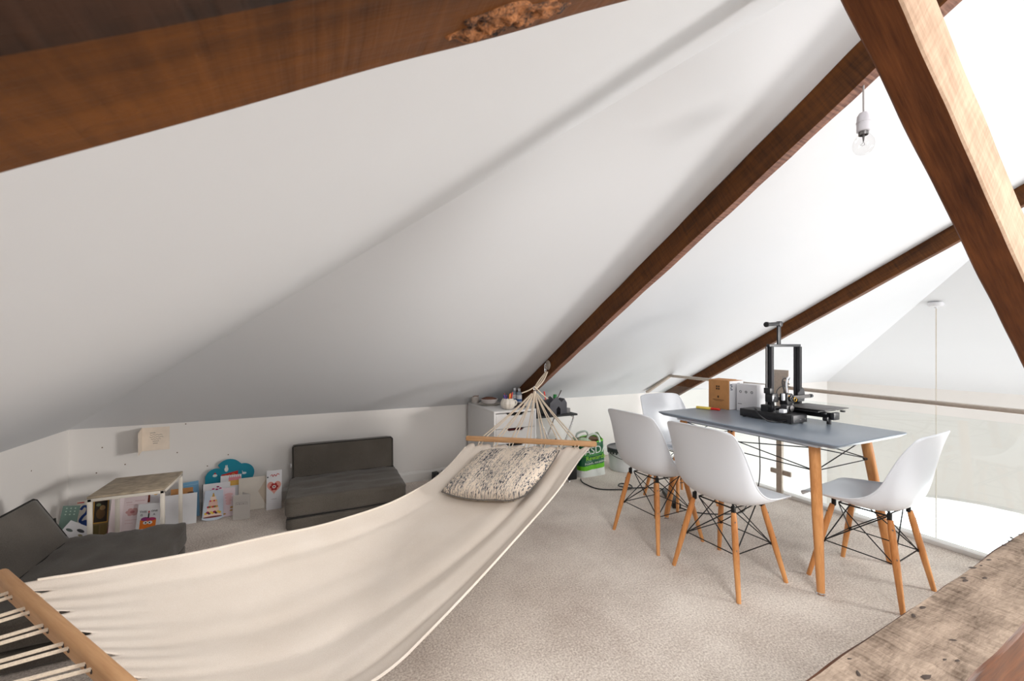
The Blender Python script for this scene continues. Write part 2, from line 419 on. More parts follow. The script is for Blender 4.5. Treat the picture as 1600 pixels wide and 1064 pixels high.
# rafter close overhead at the upper left (under the left slope)
nl = Vector((-TL_, 0, 1)).normalized()
cl = cos(math.atan(TL_))
def on_left(x, y, d=0): return (x, y, roof_left_z(x) - d)
lb = timber('roof_rafter', on_left(XL, .3225), on_left(1.15, .3285), nl, .105, .100 * cl, [stain, stain_shaded],
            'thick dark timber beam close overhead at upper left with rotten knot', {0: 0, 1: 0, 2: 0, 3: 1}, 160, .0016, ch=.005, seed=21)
# rotten knot in its underside
rot_wood = wood('rotten_knot_wood', (.02, .008, .004), (.42, .16, .05), axis=0, scale=55, stretch=.6, rough=.7, bump=1.0, contrast=(.38, .66))
bm = B()
def knotf(u, v):
    a = 2 * pi * v; r = u * (1 + .18 * sin(3 * a + 1) + .12 * sin(7 * a))
    x = 0.070 * r * cos(a); y = .0185 * r * sin(a)
    d = noise.noise(Vector((x * 90, y * 90, 2))) * .007 + noise.noise(Vector((x * 220, y * 220, 5))) * .004
    return Vector((x, y, -.0005 - (.004 + d) * (1 - u ** 3) ** .6 if u < 1 else .004))
grid(bm, knotf, 14, 60)
bmesh.ops.remove_doubles(bm, verts=bm.verts, dist=1e-5)
kx = (Vector(on_left(.118, .36)) - Vector(on_left(XL, .3225))).length
kn = put(lb, 'knot', bm, rot_wood, angle=60, label='crumbling orange and black rotten knot'); kn.location = (kx, .022, -.100 * cl)
# diagonal strut and the tie beam it stands on
st_a, st_b = Vector((1.155, .495, 1.99 + .767 * (1.165 - 1.155) + .19)), Vector((3.05, .495, 1.99 - .767 * (3.05 - 1.165) + .19))
st_up = Vector((.767, 0, 1))
timber('diagonal_strut', st_a, st_b, st_up, .09, .19 * cos(math.atan(.767)), [stain_grain, raw],
       'diagonal timber strut with pale sawn side and dark stained underside', {0: 0, 1: 0, 2: 1, 3: 1}, 60, .0022, seed=33)
tdir = Vector((1, .0415, 0)).normalized()
tb_c = Vector((1.727, .480, .5))
tie = timber('tie_beam', tb_c - tdir * 3.15, tb_c + tdir * 1.70, (0, 0, 1), .175, .17, [stain_grain, weathered],
       'weathered horizontal tie beam with nail holes at bottom right', {0: 0, 1: 0, 2: 1, 3: 0}, 160, .006, ch=.007, seed=44)
hole_mat = plain('nail_hole', (.07, .05, .04), .9)
rnd = random.Random(5)
for k in range(34):
    bm = B(); r = rnd.uniform(.003, .0075)
    grid(bm, lambda u, v: Vector((u * r * 2.0 * (1 + .25 * sin(6 * pi * v + k)) * cos(2 * pi * v), u * r * .8 * sin(2 * pi * v), .0008 * (1 - u * u))), 2, 8)
    bmesh.ops.remove_doubles(bm, verts=bm.verts, dist=1e-6)
    o = put(tie, 'nail_hole', bm, hole_mat)
    o.location = (3.15 + rnd.uniform(-.95, 1.2), rnd.choice([-.06, .06, .07, -.03, .03, .075]) + rnd.uniform(-.012, .012), .0012); o.rotation_euler = (0, 0, rnd.uniform(-.6, .6))

# ------------------------------------------------------------------ glass railing at the loft edge
rl = thing('glass_railing', 'steel and glass railing along the loft edge behind the table', 'railing', (XR, 1.0, 0))
def rail_z(y): return .868 + .0145 * (y - .8)
bm = B()
def flat_bar(bm, pts, w, h):
    P = [Vector(p) for p in pts]
    for a, b in zip(P, P[1:]):
        d = b - a; L = d.length; q = d.to_track_quat('Y', 'Z').to_matrix()
        box(bm, (a + b) / 2, (w, L, h), .006, q)
flat_bar(bm, [(XR, -4.9, rail_z(-4.9)), (XR, 3.30, rail_z(3.30))], .046, .026)
put(rl, 'handrail', bm, steel, True)
bm = B(); flat_bar(bm, [(XR, 3.295, rail_z(3.295)), (XR, 3.64, .690)], .046, .026); put(rl, 'sloped_handrail', bm, steel, True)
joints = [3.60, 2.10, .62, -.9, -2.4, -3.9]
for a, b in zip(joints, joints[1:]):
    bm = B(); y0, y1 = b + .012, a - .012
    top = [(y1, .80), (y0, .80)] if a < 3.5 else [(3.58, .64), (3.30, .80), (y0, .80)]
    pts = [(y0, .035), (y1, .035)] + top
    va = [bm.verts.new((XR - .005, y, z)) for y, z in pts]; vb = [bm.verts.new((XR + .005, y, z)) for y, z in pts]
    n = len(pts); bm.faces.new(va[::-1]); bm.faces.new(vb)
    for k in range(n): bm.faces.new((va[k], va[(k + 1) % n], vb[(k + 1) % n], vb[k]))
    put(rl, 'glass_panel', bm, gl_glass, True, smooth=False)
for y in joints[1:]:
    bm = B(); box(bm, (XR - .035, y, .43), (.03, .045, .86), .004); put(rl, 'post', bm, steel, True)
    bm = B(); box(bm, (XR - .022, y, .19), (.022, .17, .042), .0105, seg=3); put(rl, 'glass_clamp', bm, steel, True)
bm = B(); box(bm, (XR - .052, 2.098, .93), (.006, .155, .205), .002)
pl = put(rl, 'mounting_plate', bm, steel, True)
for dy in (-.035, .035):
    bm = B(); lathe(bm, [(.006, 0), (.005, .003)], 10, (XR - .056, 2.098 + dy, .975), rot=Matrix.Rotation(-pi / 2, 3, 'Y'))
    bmesh.ops.translate(bm, verts=bm.verts, vec=-Vector(rl.location)); put(pl, 'screw', bm, chrome)
bm = B(); box(bm, (XR + .0, -.65, .014), (.07, 8.5, .028), .004); put(rl, 'base_channel', bm, skirting, True)

# ------------------------------------------------------------------ hammock
def interp(t,tab):
    for (a,x),(b,y) in zip(tab,tab[1:]):
        if t<=b:
            k=(t-a)/(b-a); k=max(0,min(1,k)); return x+(y-x)*k
    return tab[-1][1]
def smoothtab(t,tab,h=.04): return sum(interp(min(1,max(0,t+d*h)),tab) for d in (-1,-.5,0,.5,1))/5
HL0,HL1=(-.74,1.525),(.914,2.583); HR0,HR1=(-.228,.911),(1.505,2.047)
HLZ=[(0,.61),(.032,.585),(.115,.551),(.221,.506),(.34,.47),(.451,.429),(.6,.404),(.685,.402),(.828,.435),(.917,.501),(1,.60)]
HRZ=[(0,.53),(.1,.40),(.226,.315),(.356,.345),(.462,.377),(.685,.456),(.779,.496),(.868,.56),(.93,.60),(1,.62)]
def g(x,w): return exp(-(x/w)**2)
def ham(s,v):
    lx=HL0[0]+(HL1[0]-HL0[0])*s; ly=HL0[1]+(HL1[1]-HL0[1])*s
    rx=HR0[0]+(HR1[0]-HR0[0])*s; ry=HR0[1]+(HR1[1]-HR0[1])*s
    z=smoothtab(s,HLZ)*(1-v)+smoothtab(s,HRZ)*v
    env=max(0,sin(pi*min(1,max(0,s))))**.6
    w=abs(2*v-1); p=2.2 if v<.5 else 3.6
    z-=.105*env*(1-w**p)
    # long folds running from the far bar towards the near bar
    f=0
    for v0,v1,a,wd in [(.30,.40,-.004,.05),(.42,.55,-.012,.045),(.62,.74,-.026,.035),(.86,.90,-.012,.025),(.10,.14,-.005,.03),(.53,.65,.008,.04),(.74,.83,.016,.045)]:
        c=v0+(v1-v0)*s; f+=a*g(v-c,wd)*env*(.6+.4*sin(3.1*s+7*v0))
    z+=f+.0025*sin(v*95+s*5)*max(0,1-8*min(s,1-s))
    return (lx+(rx-lx)*v, ly+(ry-ly)*v, z)

hm = thing('hammock', 'cream canvas hammock slung across the loft between two spreader bars', 'hammock', (.4, 1.75, 0))
NN = 7
def notch(v):
    """gap between fabric and bar, deepest between the rope loops"""
    return .009 + .024 * max(0, cos(2 * pi * NN * (v + .5 / NN))) ** 3 * (1 if .02 < v < .98 else .3)
def cloth(u, v):
    s0 = notch(v) * 1.05; s1 = 1 - notch(v) * .5
    s = s0 + (s1 - s0) * u
    return Vector(ham(s, v))
bm = B(); grid(bm, cloth, 130, 150)
cl_o = put(hm, 'cloth', bm, canvas, True, angle=180)
sm = cl_o.modifiers.new('thickness', 'SOLIDIFY'); sm.thickness = .0022
for vv, nm in ((0.0, 'hem'), (1.0, 'hem')):
    bm = B(); tube(bm, [Vector(ham(.03 + .945 * k / 60, vv)) for k in range(61)], .0045, 6); put(hm, nm, bm, canvas, True)
# spreader bars
def bar(a, b, w, h):
    a, b = Vector(a), Vector(b); d = (b - a).normalized(); e = .03
    bm = B(); q = d.to_track_quat('X', 'Z').to_matrix()
    L = (b - a).length + 2 * e
    box(bm, (0, 0, 0), (L, w, h), min(w, h) * .38, seg=3)
    o = put(hm, 'spreader_bar', bm, beech_bar, angle=50)
    o.location = (a + b) / 2 - Vector(hm.location); o.rotation_euler = q.to_euler(); return o
FB0, FB1 = Vector((.914, 2.583, .612)), Vector((1.505, 2.047, .630))
NB0, NB1 = Vector((-.735, 1.520, .618)), Vector((-.228, .911, .535))
bar(FB0, FB1, .030, .034); bar(NB0, NB1, .026, .046)
HOOK = Vector((1.688, 2.885, 1.072)); RING = Vector((1.40, 2.58, .905))
ANCH = Vector((-1.20, .62, .835)); NRING = Vector((-1.05, .78, .77))
def ropes(b0, b1, ring, s_end, into, n=7):
    for k in range(n):
        for dlt in (-.013, .013):
            t = (k + .5) / n; t = .04 + .92 * t
            p = b0 + (b1 - b0) * t + (b1 - b0).normalized() * dlt
            q = ring + (p - ring) * .06
            mid = (p + q) / 2 + Vector((0, 0, -.006))
            v = t + dlt * .9
            e = Vector(ham(s_end, min(1, max(0, v)))) + Vector((0, 0, .002))
            bm = B(); tube(bm, [q, (q + mid) / 2 + Vector((0, 0, -.003)), mid, p, p + (e - p) * .5, e], [.0042] * 3 + [.0042, .0036, .003], 6)
            put(hm, 'rope', bm, cream_rope, True)
            # eyelet in the bar
            ax = (ring - p); ax.z = 0; ax.normalize()
            bm = B(); w = .0135 if s_end < .5 else .0155
            tube(bm, [p + ax * (w - .003), p + ax * (w + .0006)], .0062, 8); put(hm, 'rope_hole', bm, hole_mat, True)
ropes(FB0, FB1, RING, .984, 1); ropes(NB0, NB1, NRING, .022, -1)
def torus(bm, c, R, r, ax, n=20, m=8):
    q = Vector(ax).normalized().to_track_quat('Z', 'Y').to_matrix()
    pts = [Vector(c) + q @ Vector((R * cos(2 * pi * k / n), R * sin(2 * pi * k / n), 0)) for k in range(n)]
    rr = []
    for k in range(n):
        t = (pts[(k + 1) % n] - pts[k - 1]).normalized(); zz = q @ Vector((0, 0, 1)); xx = t.cross(zz)
        rr.append([bm.verts.new(pts[k] + (zz * cos(2 * pi * j / m) + xx * sin(2 * pi * j / m)) * r) for j in range(m)])
    for k in range(n):
        for j in range(m): bm.faces.new((rr[k][j], rr[k][(j + 1) % m], rr[(k + 1) % n][(j + 1) % m], rr[(k + 1) % n][j]))
for c, ax in ((RING, (1, -1, .2)), (NRING, (1, -1, .2))):
    bm = B(); torus(bm, c + Vector((0, 0, .01)), .022, .0035, ax); put(hm, 'ring', bm, chrome, True)
# bundle just under the ring, lashing up to the hook, loose tails
bm = B(); tube(bm, [RING + Vector((-.004, -.006, -.004)), RING + Vector((-.018, -.03, -.05)), RING + Vector((-.022, -.04, -.075))], [.010, .017, .013], 10); put(hm, 'knot', bm, cream_rope, True)
up = HOOK + Vector((-.02, -.012, -.055))
for i, (dx, dy) in enumerate(((-.010, .006), (0, 0), (.010, -.006), (.004, .008))):
    bm = B(); tube(bm, spline([RING + Vector((dx * .5, dy, .012)), (RING + up) / 2 + Vector((dx * 1.6, dy, .0)), up + Vector((dx * .5, dy * .5, 0))], 5), .0055, 6); put(hm, 'lashing_rope', bm, cream_rope, True)
for e in ((-.085, .04, -.035), (.075, -.06, -.075)):
    bm = B(); tube(bm, spline([RING + Vector((0, 0, .03)), RING + Vector(e) * .5 + Vector((0, 0, .02)), RING + Vector(e) + Vector((0, 0, .02))], 5), .0045, 6); put(hm, 'rope_tail', bm, cream_rope, True)
bm = B(); tube(bm, [NRING, ANCH], .006, 6); put(hm, 'lashing_rope', bm, cream_rope, True)
# hook plate screwed to the rafter
hk = thing('hammock_hook', 'round galvanised hook plate with snap link on the rafter side', 'hook', (HOOK.x, HOOK.y, HOOK.z))
bm = B(); lathe(bm, [(.001, .008), (.030, .008), (.038, .004), (.039, 0)], 24, rot=Matrix.Rotation(-pi / 2, 3, 'Y')); put(hk, 'plate', bm, steel)
bm = B(); tube(bm, [(-.008, .0, .014), (-.026, 0, .010), (-.032, 0, -.004), (-.024, 0, -.016), (-.008, 0, -.018)], .005, 8); put(hk, 'eye', bm, chrome)
bm = B(); tube(bm, [(-.026 + .010 * sin(2 * pi * k / 16), -.004 + .004 * sin(2 * pi * k / 16), -.030 + .036 * cos(2 * pi * k / 16)) for k in range(17)], .0042, 8); put(hk, 'snap_link', bm, chrome)

# ------------------------------------------------------------------ pillow lying in the hammock
def pillow_material():
    m, nt, b = _base('woven_grey_cream'); L = nt.links.new
    tc = N(nt, 'ShaderNodeTexCoord'); uv = N(nt, 'ShaderNodeUVMap') if False else None
    at = N(nt, 'ShaderNodeAttribute', attribute_name='pat')
    mp = N(nt, 'ShaderNodeMapping'); mp.inputs['Scale'].default_value = (150, 55, 1); L(at.outputs['Vector'], mp.inputs['Vector'])
    n1 = N(nt, 'ShaderNodeTexNoise', Scale=1.0, Detail=2, Roughness=.6); L(mp.outputs[0], n1.inputs['Vector'])
    mp2 = N(nt, 'ShaderNodeMapping'); mp2.inputs['Scale'].default_value = (70, 5, 1); L(at.outputs['Vector'], mp2.inputs['Vector'])
    n3 = N(nt, 'ShaderNodeTexNoise', Scale=1.0, Detail=2); L(mp2.outputs[0], n3.inputs['Vector'])
    n2 = N(nt, 'ShaderNodeTexNoise', Scale=5.0, Detail=3); L(at.outputs['Vector'], n2.inputs['Vector'])
    a = N(nt, 'ShaderNodeMath', operation='MULTIPLY_ADD'); a.inputs[1].default_value = .55; L(n2.outputs['Fac'], a.inputs[0]); L(n1.outputs['Fac'], a.inputs[2])
    a2 = N(nt, 'ShaderNodeMath', operation='MULTIPLY_ADD'); a2.inputs[1].default_value = .5; L(n3.outputs['Fac'], a2.inputs[0]); L(a.outputs[0], a2.inputs[2]); a = a2
    cr = N(nt, 'ShaderNodeValToRGB'); e = cr.color_ramp.elements
    e[0].position = .885; e[0].color = (*srgb(74, 76, 84), 1); e[1].position = 1.07; e[1].color = (*srgb(236, 220, 202), 1)
    k = e.new(.975); k.color = (*srgb(184, 177, 171), 1)
    L(a.outputs[0], cr.inputs['Fac']); L(cr.outputs['Color'], b.inputs['Base Color'])
    b.inputs['Roughness'].default_value = .95; b.inputs['Specular IOR Level'].default_value = .1
    bp = N(nt, 'ShaderNodeBump', Strength=.9, Distance=.006); L(a.outputs[0], bp.inputs['Height']); L(bp.outputs['Normal'], b.inputs['Normal'])
    return m
pm = pillow_material()
pil = thing('pillow', 'grey and cream woven cushion lying at the far end of the hammock', 'cushion', (.97, 2.15, .42))
PS0, PS1, PV0, PV1 = .755, .955, .17, .83
def pil_base(a, b):
    # rounded corners
    x, y = 2 * a - 1, 2 * b - 1; q = 1 - .055 * (x * y) ** 2
    s = PS0 + (PS1 - PS0) * (.5 + x * q / 2); v = PV0 + (PV1 - PV0) * (.5 + y * q / 2)
    v += .02 * (a - .5)
    zc = sum(ham(s + i * .03, min(.97, max(.03, v + j * .05)))[2] for i in (-1, 0, 1) for j in (-1, 0, 1)) / 9
    x, y, _ = ham(s, v); return Vector((x, y, zc))
def pil_pt(a, b, side):
    p = pil_base(a, b)
    da = (pil_base(min(1, a + .02), b) - pil_base(max(0, a - .02), b)); db = (pil_base(a, min(1, b + .02)) - pil_base(a, max(0, b - .02)))
    nn = da.cross(db).normalized();  nn = nn if nn.z > 0 else -nn
    k = (max(0, 1 - abs(2 * a - 1) ** 4.5) * max(0, 1 - abs(2 * b - 1) ** 4.5)) ** .50
    wr = .004 * noise.noise(Vector((a * 5, b * 6, 1))) * k
    return p + nn * (.040 + side * (.078 * k + wr) if side > 0 else .040 - .030 * k)
bm = B()
lay = bm.verts.layers.float_vector.new('pat')
for side in (1, -1):
    vv = grid(bm, lambda a, b: pil_pt(a, b, side), 36, 44)
    for i, r in enumerate(vv):
        for j, v in enumerate(r): v[lay] = Vector((j / 44 * .55 * 1.6, i / 36 * .43 * .9, 0 if side > 0 else 3))
bmesh.ops.remove_doubles(bm, verts=bm.verts, dist=.0004)
put(pil, 'cover', bm, pm, True, angle=180)
edge = [pil_pt(a, b, 1) for a, b in [(0, k / 30) for k in range(30)] + [(k / 24, 1) for k in range(24)] + [(1, 1 - k / 30) for k in range(30)] + [(0 + 1 - k / 24, 0) for k in range(25)]]
bm = B(); tube(bm, edge, .0035, 6); put(pil, 'piping', bm, plain('grey_piping', srgb(110, 105, 100), .9), True)

# ------------------------------------------------------------------ shell chairs
def make_chair():
    c = thing('shell_chair', 'white shell chair', 'chair', group='white shell chairs round the table')
    # profile: (forward, height, half width, edge lift)
    P = [(.232, .418, .165, -.004), (.227, .436, .192, .000), (.195, .444, .210, .010), (.13, .438, .222, .026), (.05, .427, .230, .046), (-.03, .417, .233, .072),
         (-.10, .420, .232, .104), (-.155, .444, .230, .130), (-.190, .488, .228, .136), (-.209, .550, .225, .122), (-.222, .620, .220, .098), (-.235, .690, .214, .070),
         (-.247, .750, .206, .048), (-.258, .795, .196, .034), (-.264, .813, .182, .028), (-.267, .820, .160, .026)]
    RIM = [(.232, .416), (.225, .437), (.193, .452), (.128, .460), (.055, .467), (-.008, .478), (-.055, .497), (-.092, .525), (-.120, .562), (-.142, .608), (-.163, .660),
           (-.186, .712), (-.212, .760), (-.234, .795), (-.244, .808), (-.250, .814)]
    sp = spline([(p[0], p[1], p[2]) for p in P], 4); sr = spline([(r[0], r[1], 0) for r in RIM], 4)
    n = len(sp)
    def pt(i, v):
        c_, r_ = sp[i], sr[i]; k = abs(v) ** 2.3
        y = c_.z * sin(v * 1.35) / sin(1.35)
        return Vector((c_.x + (r_.x - c_.x) * k, y, c_.y + (r_.y - c_.y) * k))
    bm = B(); NV = 22
    vv = [[bm.verts.new(pt(i, -1 + 2 * j / NV)) for j in range(NV + 1)] for i in range(n)]
    for i in range(n - 1):
        for j in range(NV): bm.faces.new((vv[i][j], vv[i + 1][j], vv[i + 1][j + 1], vv[i][j + 1]))
    sh = put(c, 'seat_shell', bm, white_plastic, angle=180)
    so = sh.modifiers.new('thickness', 'SOLIDIFY'); so.thickness = .006; so.offset = 0
    ss = sh.modifiers.new('smooth', 'SUBSURF'); ss.levels = 1; ss.render_levels = 1
    # rolled rim
    rim = [vv_ for vv_ in ([pt(i, 1) for i in range(n)] + [pt(n - 1, 1 - 2 * j / NV) for j in range(1, NV + 1)] + [pt(i, -1) for i in range(n - 2, -1, -1)] + [pt(0, -1 + 2 * j / NV) for j in range(1, NV + 1)])]
    bm = B(); tube(bm, rim, .0042, 6); put(c, 'rim', bm, white_plastic, angle=180)
    tops = {}; mids = {}
    for sx in (1, -1):
        for sy in (1, -1):
            a = Vector((sx * .118 - .005, sy * .118, .392)); b = Vector((sx * .192, sy * .192, 0))
            bm = B(); tube(bm, [a, a + (b - a) * .12, a + (b - a) * .5, b], [.0115, .0145, .0150, .0105], 12); put(c, 'leg', bm, beech)
            t = a + (b - a) * .04; mids[sx, sy] = a + (b - a) * .50 + Vector((-sx * .012, -sy * .012, 0)); tops[sx, sy] = a + Vector((-sx * .02, -sy * .02, .005))
            bm = B(); box(bm, a + Vector((-sx * .004, -sy * .004, .012)), (.018, .018, .040), .004); tube(bm, [a + Vector((0, 0, .012)), a + Vector((-sx * .01, -sy * .01, .042))], .006, 6); put(c, 'bracket', bm, black_metal)
            for q in (.10, .42):
                d = a + (b - a) * q; bm = B(); lathe(bm, [(.0045, 0), (.0045, .0015)], 8, d + Vector((sx * .008, sy * .0115, 0)), rot=Matrix.Rotation(-sy * pi / 2, 3, 'X')); put(c, 'bolt', bm, alu)
    K = [(1, 1), (1, -1), (-1, -1), (-1, 1)]
    for i in range(4):
        p, q = K[i], K[(i + 1) % 4]
        for s, e in ((tops[p], mids[q]), (tops[q], mids[p]), (mids[p], mids[q])):
            bm = B(); tube(bm, [s, e], .0030, 6); put(c, 'wire_strut', bm, black_metal)
    for p in K:
        bm = B(); tube(bm, [mids[p] + Vector((0, 0, -.008)), mids[p] + Vector((0, 0, .004))], .006, 8); put(c, 'wire_joint', bm, black_metal)
    # seat mount frame under the shell
    bm = B(); tube(bm, [tops[K[k % 4]] + Vector((0, 0, .006)) for k in range(5)], .004, 6); put(c, 'mount_frame', bm, black_metal)
    return c
chair = make_chair()
spots = [((1.985, 2.000, 0), 0.03, 'white shell chair nearest the white bucket, its back to the hammock'),
         ((1.997, 1.500, 0), 0.03, 'white shell chair in the middle, between the hammock and the table'),
         ((2.585, 1.130, 0), radians(90 + 4), 'white shell chair at the near end of the table by the railing'),
         ((2.60, 2.375, 0), radians(-90 - 6), 'white shell chair at the far end of the table, facing the camera')]
for i, (loc, rz, lab) in enumerate(spots):
    o = chair if i == 0 else copy_tree(chair)
    o.location = loc; o.rotation_euler = (0, 0, rz); o['label'] = lab
# sheet of paper left on the far chair
bm = B(); grid(bm, lambda u, v: Vector(((u - .5) * .16, (v - .5) * .21, .006 * sin(v * 3) + .002)), 6, 8)
pp = single('paper_sheet', bm, paper, 'white sheet with black lines left on the far chair seat', 'paper', (2.60, 2.36, .4440), (radians(0), 0, .3)); pp.modifiers.new('t', 'SOLIDIFY').thickness = .001
bm = B(); box(bm, (.02, 0, .0075), (.006, .19, .0006)); put(pp, 'printed_line', bm, black_plastic)

# ------------------------------------------------------------------ dining table
TX0, TX1, TY0, TY1, TZ = 2.228, 2.925, 1.10, 2.243, .752
tx, ty = (TX0 + TX1) / 2, (TY0 + TY1) / 2
tb = thing('dining_table', 'slate grey table with splayed beech legs and wire bracing', 'table', (tx, ty, 0))
slate = plain('slate_grey_lacquer', srgb(128, 138, 150), .30, var=.06, nscale=6, bump=.03, bscale=200)
bm = B(); HX, HY = (TX1 - TX0) / 2, (TY1 - TY0) / 2
rings = []
def rrect(hx, hy, r, z, n=5):
    out = []
    for qx, qy, a0 in ((1, 1, 0), (-1, 1, pi / 2), (-1, -1, pi), (1, -1, 3 * pi / 2)):
        for k in range(n + 1):
            a = a0 + pi / 2 * k / n; out.append(Vector((qx * (hx - r) + r * cos(a), qy * (hy - r) + r * sin(a), z)))
    return out
for dx, z in ((-.022, TZ - .024), (-.002, TZ - .008), (0, TZ - .004), (-.0015, TZ - .001), (-.004, TZ)):
    rings.append([bm.verts.new(p) for p in rrect(HX + dx, HY + dx, .022, z)])
for a, b in zip(rings, rings[1:]):
    n = len(a)
    for k in range(n): bm.faces.new((a[k], a[(k + 1) % n], b[(k + 1) % n], b[k]))
bm.faces.new(rings[0][::-1]); bm.faces.new(rings[-1]); put(tb, 'table_top', bm, slate, angle=25)
for sx in (1, -1):
    for sy in (1, -1):
        a = Vector((sx * (HX - .105), sy * (HY - .155), TZ - .026)); b = Vector((sx * (HX - .012), sy * (HY - .075), .012))
        bm = B(); tube(bm, [a, a + (b - a) * .5, b], [.026, .024, .017], 16); put(tb, 'leg', bm, beech)
        bm = B(); lathe(bm, [(.019, 0), (.019, .004), (.012, .006), (.012, .013)], 16, (b.x, b.y, 0)); put(tb, 'foot', bm, chrome)
        bm = B(); box(bm, a + Vector((0, 0, -.010)), (.075, .075, .02), .004); put(tb, 'leg_bracket', bm, white_plastic)
for s in (1, -1):
    bm = B(); box(bm, (s * (HX - .105), 0, TZ - .038), (.022, 2 * (HY - .16), .028), .003); put(tb, 'rail', bm, white_plastic)
    bm = B(); box(bm, (0, s * (HY - .155), TZ - .038), (2 * (HX - .105), .022, .028), .003); put(tb, 'rail', bm, white_plastic)
def legpt(sx, sy, f):
    a = Vector((sx * (HX - .105), sy * (HY - .155), TZ - .026)); b = Vector((sx * (HX - .012), sy * (HY - .075), .012)); return a + (b - a) * f
LK = [(1, 1), (1, -1), (-1, -1), (-1, 1)]
for i in range(4):
    p, q = LK[i], LK[(i + 1) % 4]
    for s, e in ((legpt(*p, .04), legpt(*q, .20)), (legpt(*q, .04), legpt(*p, .20)), (legpt(*p, .20), legpt(*q, .20))):
        bm = B(); tube(bm, [s, e], .0030, 6); put(tb, 'wire_strut', bm, black_metal)
    jp = legpt(*p, .20) * 1; bm = B(); box(bm, jp + Vector((-p[0] * .018, -p[1] * .018, 0)), (.012, .012, .012), .003); put(tb, 'wire_joint', bm, black_metal)

# ------------------------------------------------------------------ 3D printer on the table
pr = thing('desktop_printer', 'black open frame 3D printer standing on the grey table', '3D printer', (2.80, 1.69, TZ))
def P(name, mat, f, **k):
    bm = B(); f(bm); return put(pr, name, bm, mat, **k)
bp_ = black_plastic
# extrusion profile with grooves
def extr(bm, a, b, w=.02, d=.02, ux=(1, 0, 0)):
    a, b = Vector(a), Vector(b); z = (b - a); L = z.length; z.normalize(); x = Vector(ux); x = (x - z * x.dot(z)).normalized(); y = z.cross(x)
    hw, hd, g = w / 2, d / 2, .003
    prof = [(-hw, -hd), (-g, -hd), (-g, -hd + .005), (g, -hd + .005), (g, -hd), (hw, -hd), (hw, -g), (hw - .005, -g), (hw - .005, g), (hw, g), (hw, hd), (g, hd), (g, hd - .005), (-g, hd - .005), (-g, hd), (-hw, hd), (-hw, g), (-hw + .005, g), (-hw + .005, -g), (-hw, -g)]
    r0 = [bm.verts.new(a + x * p + y * q) for p, q in prof]; r1 = [bm.verts.new(b + x * p + y * q) for p, q in prof]
    n = len(prof)
    for k in range(n): bm.faces.new((r0[k], r0[(k + 1) % n], r1[(k + 1) % n], r1[k]))
    bm.faces.new(r0[::-1]); bm.faces.new(r1)
P('control_box', bp_, lambda bm: box(bm, (-.145, -.01, .030), (.15, .34, .050), .004))
P('box_end_plate', dark_grey, lambda bm: box(bm, (-.145, -.182, .030), (.140, .004, .046), .002))
for dx in (-.05, .0, .05):
    P('end_screw', chrome, lambda bm: lathe(bm, [(.004, 0), (.0035, .002)], 8, (-.145 + dx, -.184, .026), rot=Matrix.Rotation(pi / 2, 3, 'X')))
P('cross_beam', bp_, lambda bm: extr(bm, (-.19, .02, .045), (.17, .02, .045), .03, .04, (0, 1, 0)))
P('bed_rail', bp_, lambda bm: extr(bm, (.01, -.29, .052), (.01, .14, .052), .04, .03))
P('rail_end_block', dark_grey, lambda bm: box(bm, (.01, -.292, .052), (.060, .022, .044), .004))
P('belt_knob', bp_, lambda bm: lathe(bm, [(.014, -.02), (.014, .004), (.010, .006)], 16, (-.035, -.275, .035), rot=Matrix.Rotation(pi / 2, 3, 'X')))
for x_, y_ in ((-.20, -.16), (-.09, -.16), (-.20, .14), (-.09, .14), (.01, -.26), (.01, .12)):
    P('rubber_foot', bp_, lambda bm: lathe(bm, [(.010, 0), (.010, .006)], 12, (x_, y_, 0)) if y_ > -.2 else lathe(bm, [(.012, 0), (.012, .037)], 12, (x_, y_, 0)))
P('bed_carriage', bp_, lambda bm: box(bm, (.02, -.17, .075), (.19, .15, .008), .002))
P('bed_plate', plain('grey_bed', srgb(88, 86, 86), .45, var=.15, nscale=30), lambda bm: box(bm, (.055, -.160, .088), (.255, .245, .005), .001))
P('bed_tab', bp_, lambda bm: box(bm, (.155, -.24, .078), (.07, .02, .008), .002))
for dx in (-.05, .15):
    for dy in (-.265, -.06):
        P('levelling_wheel', bp_, lambda bm: lathe(bm, [(.013, .064), (.014, .070), (.013, .073)], 12, (dx, dy, 0)))
for x_ in (-.150, .150):
    P('column', dark_grey, lambda bm: extr(bm, (x_, 0, .03), (x_, 0, .47), .022, .042))
P('top_beam', dark_grey, lambda bm: box(bm, (0, 0, .478), (.335, .022, .018), .002))
P('lead_screw', alu, lambda bm: tube(bm, [(-.182, .0, .07), (-.182, .0, .47)], .004, 8))
P('lead_screw_motor', bp_, lambda bm: box(bm, (-.19, .0, .075), (.042, .042, .045), .004))
zc = .135
P('gantry_beam', alu, lambda bm: box(bm, (.015, -.035, zc), (.40, .02, .022), .002))
P('gantry_end_plate', dark_grey, lambda bm: prism(bm, [(.115, zc - .035), (.185, zc - .035), (.195, zc), (.185, zc + .045), (.165, zc + .06), (.115, zc + .02)], -.022, -.016))
P('gantry_end_cap', bp_, lambda bm: tube(bm, [(.19, -.035, zc), (.235, -.035, zc)], .010, 10))
P('tensioner_knob', dark_grey, lambda bm: tube(bm, [(.225, -.035, zc), (.245, -.035, zc)], .013, 12))
P('extruder_mount', bp_, lambda bm: box(bm, (-.185, -.035, zc + .010), (.06, .05, .055), .004))
P('extruder_motor', bp_, lambda bm: box(bm, (-.205, -.03, zc + .055), (.042, .042, .036), .003))
P('motor_plate', white_plastic, lambda bm: box(bm, (-.215, -.063, zc + .010), (.014, .004, .035), .001))
P('print_head', bp_, lambda bm: box(bm, (-.085, -.065, zc - .002), (.062, .05, .075), .006))
